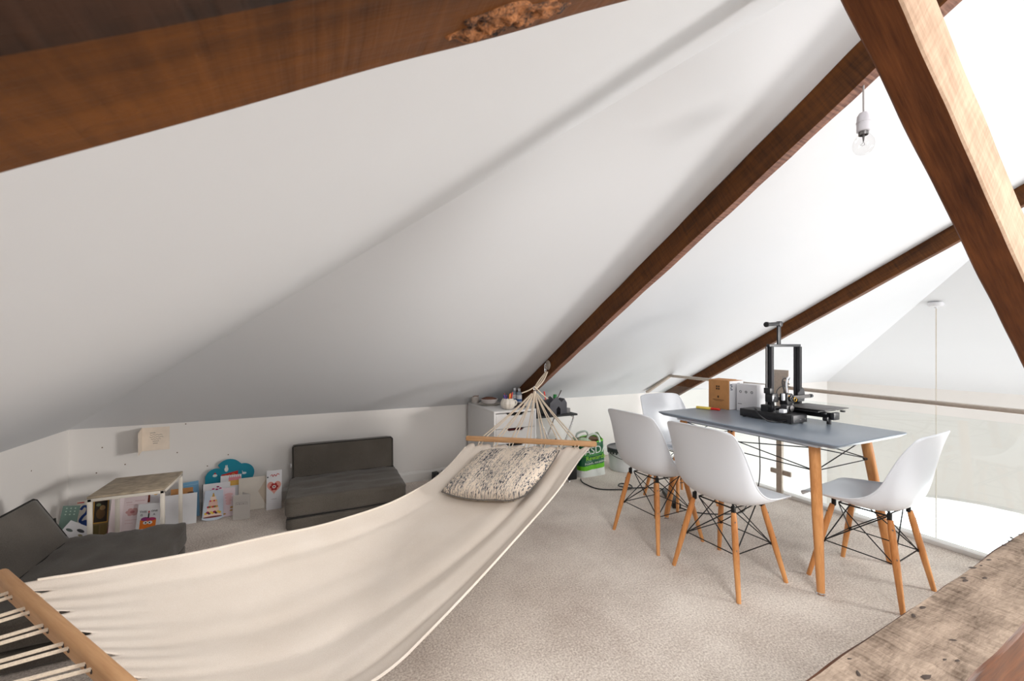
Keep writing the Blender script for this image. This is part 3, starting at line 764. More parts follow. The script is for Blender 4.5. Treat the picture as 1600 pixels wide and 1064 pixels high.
P('head_fan', dark_grey, lambda bm: lathe(bm, [(.019, 0), (.019, .010), (.016, .011), (.015, .006), (.006, .006), (.006, .012)], 18, (-.085, -.092, zc + .006), rot=Matrix.Rotation(pi / 2, 3, 'X')))
P('side_fan', white_plastic, lambda bm: box(bm, (-.132, -.075, zc + .015), (.022, .014, .045), .004))
P('fan_duct', bp_, lambda bm: box(bm, (-.04, -.06, zc - .005), (.04, .04, .055), .006))
P('duct_ring', plain('brass', srgb(190, 150, 60), .35, metal=1), lambda bm: torus(bm, (-.02, -.083, zc - .005), .014, .0022, (0, 1, 0)))
P('nozzle', plain('brass', srgb(190, 150, 60), .35, metal=1), lambda bm: lathe(bm, [(.002, 0), (.006, .008), (.006, .014)], 10, (-.085, -.065, zc - .054)))
P('stepper_motor', dark_grey, lambda bm: box(bm, (-.15, -.10, .085), (.042, .042, .04), .004))
P('motor_face', alu, lambda bm: lathe(bm, [(.019, 0), (.019, .004), (.004, .005)], 18, (-.13, -.124, .085), rot=Matrix.Rotation(pi / 2, 3, 'X')))
P('terminal_block', white_plastic, lambda bm: box(bm, (-.20, -.115, .072), (.035, .03, .022), .003))
P('spool_post', dark_grey, lambda bm: box(bm, (-.055, 0, .555), (.030, .012, .145), .003))
P('spool_arm', bp_, lambda bm: tube(bm, [(-.20, -.012, .612), (-.045, .0, .622)], .0125, 14))
P('arm_flange', bp_, lambda bm: tube(bm, [(-.205, -.012, .612), (-.19, -.011, .613)], .017, 14))
P('arm_knuckle', dark_grey, lambda bm: lathe(bm, [(.020, -.012), (.020, .012), (.012, .014)], 6, (-.050, 0, .620), rot=Matrix.Rotation(pi / 2, 3, 'X')))
P('ribbon_cable', white_plastic, lambda bm: tube(bm, spline([(-.085, -.07, .175), (-.075, -.06, .225), (-.03, -.04, .262), (.03, -.02, .27), (.035, -.01, .245)], 6), .0055, 8))
for k_, (c_, r_) in enumerate((((-.085, -.06, .17), .004), ((-.10, -.06, .17), .0035))):
    P('cable', bp_, lambda bm: tube(bm, spline([c_, (-.10 + .02 * k_, -.05, .235), (-.05, -.03, .262 - .02 * k_), (.04, -.01, .25 - .03 * k_)], 6), r_, 8))
P('cable', bp_, lambda bm: tube(bm, spline([(-.19, -.06, .15), (-.235, -.08, .12), (-.245, -.1, .07), (-.22, -.12, .055)], 6), .0035, 8))
P('cable', bp_, lambda bm: tube(bm, spline([(-.21, .05, .06), (-.27, .02, .075), (-.285, -.02, .04), (-.262, -.06, .008), (-.23, -.10, .006), (-.222, -.15, .02)], 7), .0045, 8))
P('cable', bp_, lambda bm: tube(bm, spline([(-.16, -.05, .16), (-.12, -.03, .19), (-.05, -.02, .21), (.05, -.01, .2)], 6), .003, 8))
P('indicator', plain('amber', (.8, .35, .02), .4), lambda bm: box(bm, (-.10, -.0915, zc + .022), (.008, .002, .008)))

# ------------------------------------------------------------------ things on the table
kraft = plain('kraft_cardboard', srgb(186, 132, 80), .8, var=.06, nscale=20)
ink = flat((.03, .03, .035)); inkbrown = flat(srgb(80, 52, 28))
bx = thing('cardboard_box', 'brown cardboard box with white printed wrap standing behind the printer', 'box', (2.83, 2.145, TZ))
BXw, BXd, BXh = .165, .17, .215
bm = B(); box(bm, (0, 0, BXh / 2), (BXw, BXd, BXh), .002); put(bx, 'carton', bm, kraft)
bm = B(); box(bm, (.005, -BXd / 2 - .001, BXh / 2), (BXw - .012, .0016, BXh - .004)); put(bx, 'white_wrap', bm, paper)
bm = B(); box(bm, (-.03, 0, BXh + .004), (.10, BXd * .9, .002), 0, Euler((0, -.07, 0)).to_matrix()); put(bx, 'flap', bm, kraft)
bm = B()
for iy in range(2):
    for iz in range(2): box(bm, (-BXw / 2 - .0006, .012 - iy * .018, .150 + iz * .018), (.001, .013, .013))
box(bm, (-BXw / 2 - .0006, .0, .09), (.001, .014, .016)); box(bm, (-BXw / 2 - .0006, .0, .068), (.001, .095, .003)); box(bm, (-BXw / 2 - .0006, .0, .060), (.001, .07, .002))
put(bx, 'printed_marks', bm, inkbrown)
bm = B(); yy = -BXd / 2 - .0022
for k in range(4): box(bm, (-.055 + .006 * (k % 2), yy, .185 - k * .012), (.022 - .004 * (k % 3), .001, .007))
for k in range(9): box(bm, (.028 + .003 * (k % 3), yy, .195 - k * .0075), (.03 - .006 * ((k * 5) % 3), .001, .0035))
box(bm, (.045, yy, .098), (.028, .001, .05))
for k in range(6): box(bm, (.055, yy, .05 - k * .007), (.018, .001, .003))
put(bx, 'printed_marks', bm, flat((.08, .09, .14)))
b2 = thing('white_box', 'small white printed box between the cardboard box and the printer', 'box', (2.955 - .045, 2.085, TZ), (0, 0, radians(3)))
b2.location = (2.875 + .085, 1.98, TZ)
b2.location = (2.862, 1.965, TZ)
bm = B(); box(bm, (0, 0, .098), (.10, .15, .196), .002); put(b2, 'carton', bm, paper)
bm = B()
for k in range(3): torus(bm, (-.0512, .045 - k * .042, .140), .0075, .0018, (1, 0, 0), 10, 4)
box(bm, (-.0508, .05, .05), (.001, .03, .003)); put(b2, 'printed_marks', bm, ink)
lg = thing('highlighter_marker', 'yellow marker with red cap lying on the table before the box', 'marker', (2.635, 2.14, TZ + .0095), (0, 0, radians(-72)))
yel = plain('yellow_plastic', srgb(236, 208, 92), .4); redp = plain('red_plastic', srgb(214, 44, 30), .4)
bm = B(); box(bm, (-.035, 0, 0), (.105, .032, .018), .006, seg=3); put(lg, 'body', bm, yel)
bm = B(); box(bm, (.050, 0, 0), (.065, .022, .016), .005, seg=3); put(lg, 'cap', bm, redp)

# ------------------------------------------------------------------ cords on the floor
def cord(name, pts, r, label, n=8, mat=None):
    bm = B(); tube(bm, spline(pts, n), r, 8); return single(name, bm, mat or black_plastic, label, 'cord')
cord('power_cable', [(2.178, 3.13, .006), (2.150, 3.08, .006), (2.135, 3.00, .006), (2.163, 2.85, .006), (2.30, 2.765, .006), (2.42, 2.735, .006), (2.47, 2.80, .010), (2.42, 2.86, .012), (2.355, 2.815, .014), (2.41, 2.725, .016), (2.52, 2.715, .006), (2.62, 2.66, .006), (2.63, 2.57, .02)], .0055, 'black looped power cable crossing the carpet beside the bag')
cord('printer_cable', [(2.95, 2.02, .770), (3.02, 2.03, .72), (3.10, 2.06, .52), (3.20, 2.12, .20), (3.27, 2.2, .03), (3.32, 2.32, .006), (3.33, 2.40, .006)], .0042, 'thin black cable dangling from the table towards the railing')
cord('floor_cable', [(2.42, 2.27, .025), (2.50, 2.15, .006), (2.62, 2.05, .006), (2.80, 2.0, .006), (2.95, 2.06, .006)], .0045, 'black cable running along the carpet under the table')
ps = thing('power_strip', 'black power strip lying on the carpet under the table', 'power strip', (2.53, 2.40, 0), (0, 0, radians(58)))
bm = B(); box(bm, (0, 0, .021), (.34, .062, .040), .008, seg=3); put(ps, 'body', bm, black_plastic)
for k in range(4):
    bm = B(); lathe(bm, [(.020, .0405), (.018, .042), (.016, .0385)], 14, (-.11 + k * .072, 0, 0)); put(ps, 'socket', bm, dark_grey)

# ------------------------------------------------------------------ drawer unit and what stands on it
CX, CY, CZ = 1.465, 3.345, .70
cab_white = plain('white_laminate', (.72, .71, .70), .4, var=.01)
cb = thing('drawer_unit', 'white drawer unit with cut-out grips under the rafter', 'cabinet', (CX, CY, 0))
cw, cdp = .385, .63
def C_(name, mat, f, **k):
    bm = B(); f(bm); return put(cb, name, bm, mat, **k)
for s in (-1, 1): C_('side_panel', cab_white, lambda bm: box(bm, (s * (cw / 2 - .008), 0, .351), (.016, cdp, .662), .0012))
C_('top_panel', cab_white, lambda bm: box(bm, (0, 0, CZ - .009), (cw, cdp, .018), .002))
C_('back_panel', cab_white, lambda bm: box(bm, (0, cdp / 2 - .005, .36), (cw - .03, .006, .66)))
C_('bottom_panel', cab_white, lambda bm: box(bm, (0, 0, .04), (cw - .03, cdp - .01, .016)))
red_in = plain('dark_red_contents', (.12, .008, .012), .7); black_in = plain('dark_drawer_inside', (.015, .014, .014), .9)
nd = 5; z_top = CZ - .022; dh = (z_top - .055) / nd
for k in range(nd):
    z1 = z_top - k * dh - .002; z0 = z_top - (k + 1) * dh + .002; hw = cw / 2 - .019
    poly = [(-hw, z0), (hw, z0), (hw, z1), (.085, z1), (.060, z1 - .020), (-.060, z1 - .020), (-.085, z1), (-hw, z1)]
    bm = B(); prism(bm, poly, -cdp / 2 + .001, -cdp / 2 + .017); dr = put(cb, 'drawer', bm, cab_white, smooth=False)
    bm = B(); box(bm, (0, -cdp / 2 + .06, z1 - .035), (2 * hw - .03, .07, .05)); put(dr, 'contents', bm, red_in if k == 1 else black_in)
# mug shaped like a pumpkin with pens
pk = thing('pumpkin_mug', 'white ribbed pumpkin mug holding pens on the drawer unit', 'mug', (1.435, 3.115, CZ))
cer = plain('cream_ceramic', srgb(228, 220, 208), .25, var=.02)
bm = B()
def pumpkin(u, v):
    prof = [(1.18 * a_, 1.12 * b_) for a_, b_ in ((.020, 0), (.036, .004), (.050, .022), (.054, .042), (.049, .062), (.040, .074), (.037, .080), (.034, .078), (.036, .060), (.034, .03), (.0, .02))]
    i = min(len(prof) - 2, int(u * (len(prof) - 1))); t = u * (len(prof) - 1) - i
    r = prof[i][0] + (prof[i + 1][0] - prof[i][0]) * t; z = prof[i][1] + (prof[i + 1][1] - prof[i][1]) * t
    a = 2 * pi * v; k = 1 - .09 * abs(cos(5 * a)) ** 4 * (1 if u < .62 else 0); return Vector((r * k * cos(a), r * k * sin(a), z))
grid(bm, pumpkin, 40, 60); bmesh.ops.remove_doubles(bm, verts=bm.verts, dist=1e-5); put(pk, 'body', bm, cer, angle=60)
bm = B(); tube(bm, spline([(.042, -.008, .066), (.062, -.012, .070), (.074, -.014, .055), (.066, -.013, .034), (.048, -.009, .026)], 6), .0065, 8); put(pk, 'handle', bm, cer)
for i, (dx, dy, tx_, h, col) in enumerate(((.012, 0, .10, .135, srgb(232, 120, 40)), (.0, .012, -.12, .118, srgb(86, 54, 150)), (.02, .006, .22, .145, srgb(206, 54, 44)), (-.014, -.004, -.25, .122, srgb(60, 60, 150)), (.006, -.012, .05, .126, srgb(236, 138, 40)), (-.012, .012, -.15, .138, srgb(110, 40, 36)))):
    p = thing('pen', ['orange felt pen nearest the mug handle', 'violet felt pen standing upright in the pumpkin mug', 'red capped felt pen, tallest in the pumpkin mug', 'blue felt pen leaning left in the pumpkin mug', 'light orange felt pen at front of the pumpkin mug', 'dark maroon pen at the back of the pumpkin mug'][i], 'pen', (pk.location.x + dx, pk.location.y + dy, CZ + .024), (.0, tx_, 0), 'pens in the pumpkin mug')
    bm = B(); tube(bm, [(0, 0, 0), (0, 0, h * .50)], .0052, 8); put(p, 'barrel', bm, plain('pen_%d' % i, col, .4))
    bm = B(); tube(bm, [(0, 0, h * .48), (0, 0, h * .76), (0, 0, h * .80)], [.006, .006, .004], 8); put(p, 'cap', bm, plain('pen_%d' % i, col, .4))
# stacked dishes
bw = thing('serving_bowl', 'pale bowl with brown contents on a plate atop the drawer unit', 'bowl', (1.385, 3.41, CZ))
bm = B(); lathe(bm, [(.04, 0), (.075, .005), (.098, .012), (.100, .014), (.074, .009), (.0, .006)], 32, cap=False); put(bw, 'plate', bm, cer)
bm = B(); lathe(bm, [(.03, .010), (.055, .014), (.075, .040), (.078, .055), (.074, .055), (.070, .042), (.0, .030)], 32, cap=False); put(bw, 'bowl', bm, plain('grey_ceramic', srgb(190, 184, 182), .35))
bm = B(); lathe(bm, [(.0, .072), (.035, .068), (.066, .058), (.072, .048)], 24, cap=False); put(bw, 'contents', bm, plain('brown_contents', srgb(110, 70, 54), .8, bump=.6, bscale=80))
jr = thing('glass_jar', 'small clear jar beside the brown bowl at the back of the drawer unit', 'jar', (1.315, 3.575, CZ))
bm = B(); lathe(bm, [(.033, 0), (.036, .006), (.036, .05), (.030, .058), (.030, .062)], 20); put(jr, 'body', bm, plain('hazy_glass', srgb(186, 178, 172), .2))
bm = B(); lathe(bm, [(.032, .062), (.032, .072)], 20); put(jr, 'lid', bm, plain('brown_lid', srgb(120, 100, 90), .5))
# two clear bottles
for i, (x, y, lab) in enumerate(((1.622, 3.375, 'clear plastic bottle at the left, standing behind the black case'), (1.640, 3.318, 'clear plastic bottle with blue and white label nearest the rafter'))):
    b = thing('plastic_bottle', lab, 'bottle', (x, y, CZ), group='bottles on the drawer unit')
    bm = B(); lathe(bm, [(.021, 0), (.024, .004), (.024, .095), (.021, .108), (.011, .120), (.011, .126)], 18); put(b, 'body', bm, plain('bluish_bottle', srgb(150, 162, 176), .15, var=.1))
    bm = B(); lathe(bm, [(.0125, .122), (.0125, .142), (.011, .144)], 14); put(b, 'cap', bm, white_plastic)
    bm = B(); lathe(bm, [(.0246, .020), (.0246, .085)], 18, cap=False); put(b, 'label_wrap', bm, paper)
    bm = B(); lathe(bm, [(.0248, .028), (.0248, .050)], 18, cap=False); put(b, 'blue_print', bm, flat(srgb(70, 110, 170)))
cs = thing('spectacle_case', 'flat dark brown case lying beside the mug on the drawer unit', 'case', (1.565, 3.215, CZ), (0, 0, radians(-14)))
bm = B(); box(bm, (0, 0, .012), (.13, .15, .024), .006, seg=3); put(cs, 'body', bm, plain('dark_brown_leather', srgb(58, 34, 30), .5))
bm = B(); box(bm, (0, -.0752, .014), (.10, .001, .003)); put(cs, 'seam', bm, black_plastic)
# ------------------------------------------------------------------ folding laptop table with desk tidy
lt = thing('laptop_table', 'small black folding table with chrome legs beside the drawer unit', 'table', (1.90, 3.25, 0))
bm = B(); box(bm, (0, 0, .612), (.42, .34, .016), .003); put(lt, 'table_top', bm, plain('black_laminate', (.02, .02, .021), .5))
for s in (-1, 1):
    bm = B(); y = -.15 if s < 0 else .15
    tube(bm, spline([(.155, y, .603), (.175, y, .575), (.10, y, .40), (-.03, y, .14), (-.10, y, .010), (-.12, y, .008)], 5), .008, 10); put(lt, 'leg', bm, chrome)
    bm = B(); tube(bm, spline([(-.165, y * .9, .603), (-.150, y * .9, .575), (-.06, y * .9, .38), (.08, y * .9, .11), (.13, y * .9, .010), (.15, y * .9, .008)], 5), .008, 10); put(lt, 'leg', bm, chrome)
bm = B(); tube(bm, [(-.10, -.15, .010), (-.10, .15, .010)], .008, 8); put(lt, 'stretcher', bm, chrome)
bm = B(); box(bm, (.005, -.165, .36), (.016, .012, .12), .004, Matrix.Rotation(-.45, 3, 'Y')); put(lt, 'lock_bar', bm, dark_grey)
tidy_m = plain('slate_grey_card', srgb(84, 84, 90), .6)
dt = thing('desk_tidy', 'grey house-shaped desk tidy standing on the black folding table', 'organiser', (1.915, 3.155, .62), (0, 0, radians(4)))
bm = B(); prism(bm, [(-.085, 0), (-.085, .105), (-.02, .155), (.045, .105), (.045, .0), (.028, 0), (.028, .05), (.006, .072), (-.016, .05), (-.016, 0)], -.05, -.044); put(dt, 'front', bm, tidy_m, smooth=False)
bm = B(); prism(bm, [(-.085, 0), (-.085, .105), (-.02, .155), (.045, .105), (.045, .0)], .044, .05); put(dt, 'back', bm, tidy_m, smooth=False)
for x in (-.083, .043):
    bm = B(); box(bm, (x, 0, .0525), (.004, .088, .105)); put(dt, 'side', bm, tidy_m)
bm = B(); prism(bm, [(.048, 0), (.048, .10), (.085, .135), (.112, .095), (.112, 0)], -.03, .05); put(dt, 'annexe', bm, tidy_m, smooth=False)
bm = B(); box(bm, (-.13, .03, .065), (.07, .08, .13), .002); put(dt, 'black_compartment', bm, black_plastic)
for i, (x, y, rx, ry, h, col, lab) in enumerate(((1.845, 3.16, 0, -.18, .20, srgb(232, 52, 40), 'red pen standing in the grey desk tidy'), (1.905, 3.16, 0, .10, .165, srgb(30, 130, 60), 'green glue stick standing in the grey desk tidy'), (1.885, 3.17, 0, .50, .225, srgb(60, 40, 36), 'dark brush leaning to the right out of the desk tidy'))):
    p = thing('stationery', lab, 'stationery', (x, y, .628), (rx, ry, 0), 'stationery in the desk tidy'); m_ = plain('stationery_%d' % i, col, .5); rr = (.005, .014, .004)[i]
    bm = B(); tube(bm, [(0, 0, 0), (0, 0, h * .8)], rr, 10); put(p, 'barrel', bm, m_ if i != 1 else white_plastic)
    bm = B(); tube(bm, [(0, 0, h * .78), (0, 0, h)], rr * 1.12, 10); put(p, 'cap', bm, m_)
p = thing('glue_bottle', 'small white and blue bottle standing behind the desk tidy', 'bottle', (2.005, 3.25, .62)); bm = B(); lathe(bm, [(.02, 0), (.022, .004), (.022, .11), (.012, .13), (.012, .150)], 14); put(p, 'body', bm, paper)
bm = B(); lathe(bm, [(.0224, .05), (.0224, .10)], 14, cap=False); put(p, 'label_wrap', bm, flat(srgb(110, 140, 180)))
p = thing('tape_roll', 'roll of grey tape at the right end of the black folding table', 'tape', (2.055, 3.17, .62), (0, 0, 0)); bm = B(); lathe(bm, [(.014, 0), (.028, 0), (.030, .004), (.030, .036), (.028, .040), (.014, .040), (.014, 0)], 20, cap=False); put(p, 'roll', bm, plain('grey_tape', srgb(150, 146, 146), .35))
bm = B(); lathe(bm, [(.0142, .002), (.0142, .038)], 20, cap=False); put(p, 'core', bm, dark_grey)

# ------------------------------------------------------------------ shopping bag
def bag_material():
    m, nt, b = _base('printed_plastic_bag'); L = nt.links.new
    tc = N(nt, 'ShaderNodeTexCoord'); sx = N(nt, 'ShaderNodeSeparateXYZ'); L(tc.outputs['Object'], sx.inputs[0])
    no = N(nt, 'ShaderNodeTexNoise', Scale=9, Detail=2); L(tc.outputs['Object'], no.inputs['Vector'])
    a = N(nt, 'ShaderNodeMath', operation='MULTIPLY_ADD'); a.inputs[1].default_value = .02; L(no.outputs['Fac'], a.inputs[0]); L(sx.outputs['Z'], a.inputs[2])
    t = N(nt, 'ShaderNodeMath', operation='MULTIPLY_ADD'); t.inputs[1].default_value = -.07; L(sx.outputs['X'], t.inputs[0]); L(a.outputs[0], t.inputs[2])
    mr = N(nt, 'ShaderNodeMapRange'); mr.inputs['From Min'].default_value = 0; mr.inputs['From Max'].default_value = .37; L(t.outputs[0], mr.inputs['Value'])
    cr = N(nt, 'ShaderNodeValToRGB'); cr.color_ramp.interpolation = 'CONSTANT'; e = cr.color_ramp.elements
    dg, lg_, wh = (*srgb(20, 92, 58), 1), (*srgb(98, 186, 24), 1), (*srgb(222, 226, 222), 1)
    e[0].position = 0; e[0].color = wh; e[1].position = .21; e[1].color = lg_
    for pos, c in ((.32, dg), (.54, (*srgb(44, 128, 50), 1)), (.66, dg), (.86, lg_), (.93, (*srgb(190, 214, 180), 1))): k = e.new(pos); k.color = c
    L(mr.outputs[0], cr.inputs['Fac']); L(cr.outputs['Color'], b.inputs['Base Color']); b.inputs['Roughness'].default_value = .28
    n2 = N(nt, 'ShaderNodeTexNoise', Scale=22, Detail=3, Distortion=1.2); L(tc.outputs['Object'], n2.inputs['Vector'])
    bp = N(nt, 'ShaderNodeBump', Strength=.35, Distance=.012); L(n2.outputs['Fac'], bp.inputs['Height']); L(bp.outputs['Normal'], b.inputs['Normal'])
    return m
bg_ = thing('shopping_bag', 'green and white plastic supermarket bag standing by the knee wall', 'bag', (2.355, 3.27, 0))
bm = B()
def bagf(u, v):
    a = 2 * pi * v; z = .345 * u
    hx = .155 - .010 * sin(u * 3) - .012 * u; hy = .115 - .020 * u
    k = (abs(cos(a)) ** 5 + abs(sin(a)) ** 5) ** (-1 / 5)
    w = 1 + .035 * noise.noise(Vector((cos(a) * 2.4, sin(a) * 2.4, u * 3.0)))
    zz = z + (.022 * sin(a * 2 + .6) + .012 * sin(5 * a)) * u ** 4 - .018 * (1 - u) * 0
    return Vector((hx * k * cos(a) * w, hy * k * sin(a) * w, zz))
grid(bm, bagf, 26, 64); bmesh.ops.remove_doubles(bm, verts=bm.verts, dist=1e-5)
bm.faces.new([v for v in sorted([v for v in bm.verts if v.co.z < 1e-5], key=lambda v: atan2(v.co.y, v.co.x))])
bo = put(bg_, 'bag_body', bm, bag_material(), angle=60); bo.modifiers.new('t', 'SOLIDIFY').thickness = .001
for s in (-1, 1):
    bm = B(); tube(bm, spline([(-.075, s * .09, .31), (-.06, s * .085, .37), (0, s * .07 - .02, .395), (.06, s * .085, .365), (.075, s * .09, .31)], 6), [.011] * 25, 8); put(bg_, 'handle', bm, plain('white_film', srgb(214, 224, 214), .3))
bm = B(); box(bm, (.02, .03, .30), (.20, .10, .07), .01); put(bg_, 'contents', bm, plain('brown_contents2', srgb(120, 92, 70), .8))
wt = flat(srgb(214, 222, 216), .3); lm = flat(srgb(150, 214, 40), .3)
yfr = -.122
lettering(bg_, 'ASDA', .098, wt, (.010, yfr, .248), (radians(90), radians(-4), 0), 1.05)
lettering(bg_, 'Rewards', .058, lm, (.005, yfr, .180), (radians(90), radians(-4), 0), 1.1)
lettering(bg_, 'Pounds, not points', .029, wt, (.0, yfr - .004, .135), (radians(90), radians(-4), 0), 1.1)
# ------------------------------------------------------------------ bucket
bk = thing('plastic_bucket', 'white plastic tub with black lid between the bag and the chair', 'bucket', (2.755, 3.225, 0))
bm = B(); lathe(bm, [(.128, 0), (.132, .004), (.150, .19), (.152, .205)], 40); put(bk, 'tub', bm, plain('white_tub', srgb(214, 216, 218), .35))
bm = B(); lathe(bm, [(.158, .188), (.160, .192), (.160, .222), (.152, .226), (.148, .218), (.0, .217)], 40, cap=False); put(bk, 'lid', bm, plain('black_lid', (.05, .052, .062), .3))
for k in range(28):
    a = 2 * pi * k / 28; bm = B(); box(bm, (.1575 * cos(a), .1575 * sin(a), .181), (.008, .016, .018), .002, Matrix.Rotation(a, 3, 'Z')); put(bk, 'lid_tab', bm, plain('black_lid', (.05, .052, .062), .3))
bm = B(); tube(bm, [(.165 * cos(a), .165 * sin(a), .175 - .055 * sin((a - pi * 1.0))) for a in [pi + k * pi / 20 for k in range(21)]], .003, 6); put(bk, 'handle', bm, black_metal)
# ------------------------------------------------------------------ dark items under the hammock end
sb = thing('black_speaker', 'small black box standing under the folding table by the bag', 'speaker', (2.085, 3.24, 0))
bm = B(); box(bm, (0, 0, .13), (.14, .17, .26), .006); put(sb, 'cabinet', bm, black_plastic)
bm = B(); lathe(bm, [(.05, 0), (.045, .006), (.015, .002)], 20, (0, -.086, .15), rot=Matrix.Rotation(pi / 2, 3, 'X')); put(sb, 'driver', bm, dark_grey)
wb = thing('small_carton', 'tiny white carton on the carpet under the hammock edge', 'box', (1.925, 3.07, 0), (0, 0, .2))
bm = B(); box(bm, (0, 0, .022), (.045, .03, .044), .001); put(wb, 'carton', bm, paper); bm = B(); box(bm, (0, -.0155, .020), (.03, .001, .010)); put(wb, 'printed_marks', bm, ink)
kb = thing('small_device', 'small black device by the skirting board behind the hammock', 'device', (.955, 3.64, 0), (0, 0, .2))
bm = B(); box(bm, (0, 0, .045), (.05, .05, .09), .006); put(kb, 'body', bm, black_plastic); bm = B(); lathe(bm, [(.012, 0), (.010, .004)], 12, (0, -.025, .06), rot=Matrix.Rotation(pi / 2, 3, 'X')); put(kb, 'lens', bm, alu)
kb = thing('small_carton', 'little white box by the skirting board behind the hammock', 'box', (1.04, 3.64, 0), (0, 0, -.1))
bm = B(); box(bm, (0, 0, .05), (.045, .04, .10), .002); put(kb, 'carton', bm, paper); bm = B(); box(bm, (0, -.0205, .05), (.03, .001, .05)); put(kb, 'printed_marks', bm, flat(srgb(120, 80, 70)))

# ------------------------------------------------------------------ fold-out foam seats
def foam(bm, x0, x1, y0, y1, z0, z1, r, wr, seed, tp=None, nx=40, ny=24):
    """soft block: superellipsoid-edged box with creases in the top"""
    vs = box(bm, (0, 0, 0), (1, 1, 1))
    es = list({e for v in vs for e in v.link_edges}); bmesh.ops.subdivide_edges(bm, edges=es, cuts=18, use_grid_fill=True)
    for v in bm.verts:
        c = v.co * 2; hx, hy, hz = (x1 - x0) / 2, (y1 - y0) / 2, (z1 - z0) / 2
        p = Vector((c.x * hx, c.y * hy, c.z * hz)); q = Vector((max(-hx + r, min(hx - r, p.x)), max(-hy + r, min(hy - r, p.y)), max(-hz + r, min(hz - r, p.z))))
        d = p - q
        if d.length > r: d = d.normalized() * r
        p = q + d
        bul = .004 * max(0, 1 - c.x ** 2) * max(0, 1 - c.y ** 2)
        w = wr * (noise.noise(Vector((p.x * 5 + seed, p.y * 26, p.z * 9))) + .6 * noise.noise(Vector((p.x * 12, p.y * 10, seed))))
        if c.z > .5: p.z += bul + w
        elif abs(c.y) > .5 or abs(c.x) > .5: p += Vector((w * c.x * .5, w * c.y * .8, 0))
        v.co = p + Vector(((x0 + x1) / 2, (y0 + y1) / 2, (z0 + z1) / 2))
def floor_seat(loc, rz, label, wr, seed, lean):
    r = thing('foam_floor_seat', label, 'floor seat', loc, (0, 0, rz), 'fold-out foam seats')
    Wd = .76                                    # local: faces -y, back at +y
    bm = B(); foam(bm, -Wd / 2 - .015, Wd / 2 + .015, -.335, .20, .085, .215, .026, wr, seed); put(r, 'seat_cushion', bm, grey_fabric, angle=180)
    bm = B(); foam(bm, -Wd / 2 - .01, Wd / 2 + .01, -.33, .27, .0, .082, .02, .003, seed + 4); put(r, 'base_cushion', bm, grey_fabric, angle=180)
    bm = B(); foam(bm, -Wd / 2, Wd / 2, -.060, .060, -.04, .245, .016, .002, seed + 8)
    bk = put(r, 'backrest', bm, grey_fabric, angle=180); bk.location = (0, .22, .205); bk.rotation_euler = (-lean, 0, 0)
    loop = [(-Wd / 2 + .012, -.058, .0), (-Wd / 2 + .008, -.058, .235), (-Wd / 2 + .02, -.056, .245), (Wd / 2 - .02, -.056, .245), (Wd / 2 - .008, -.058, .235), (Wd / 2 - .012, -.058, .0)]
    bm = B(); tube(bm, [(x, y - .0 + .004, z) for x, y, z in loop], .0042, 6); put(bk, 'piping', bm, piping)
    bm = B(); tube(bm, [(-Wd / 2 - .005, -.335 + .004, .083), (Wd / 2 + .005, -.30 + .006, .083)], .005, 6); put(r, 'seam_piping', bm, piping)
    bm = B(); tube(bm, [(-Wd / 2, .160, .212), (Wd / 2, .160, .212)], .005, 6); put(r, 'crease_piping', bm, piping)
    bm = B(); box(bm, (-Wd / 2 - .004, -.03, .095), (.012, .0015, .028)); put(bk, 'care_label', bm, paper)
    return r
floor_seat((.195, 3.40, 0), radians(0), 'charcoal foam floor seat standing upright against the back knee wall', .011, 1.3, .06)
floor_seat((-1.02, 2.565, 0), radians(90), 'charcoal foam floor seat at the left with its back tilted onto the left wall', .014, 5.1, .50)

# ------------------------------------------------------------------ small white side table
sd = thing('side_table', 'small white metal side table with stained pale top by the cards', 'table', (-.96, 3.14, 0))
st_top = plain('paint_stained_board', srgb(176, 160, 138), .6, var=.28, nscale=22, detail=6)
wm = plain('white_powder_coat', srgb(226, 218, 206), .45)
hx, hy, hz = .165, .178, .415
bm = B(); box(bm, (0, 0, hz - .006), (2 * hx, 2 * hy, .012), .003); put(sd, 'table_top', bm, st_top)
for s in (-1, 1):
    bm = B(); box(bm, (0, s * (hy - .009), hz - .021), (2 * hx - .004, .016, .016), .001); put(sd, 'frame_rail', bm, wm)
    bm = B(); box(bm, (s * (hx - .009), 0, hz - .021), (.016, 2 * hy - .004, .016), .001); put(sd, 'frame_rail', bm, wm)
    for t in (-1, 1):
        bm = B(); box(bm, (s * (hx - .010), t * (hy - .010), (hz - .014) / 2), (.018, .018, hz - .014), .001); put(sd, 'leg', bm, wm)

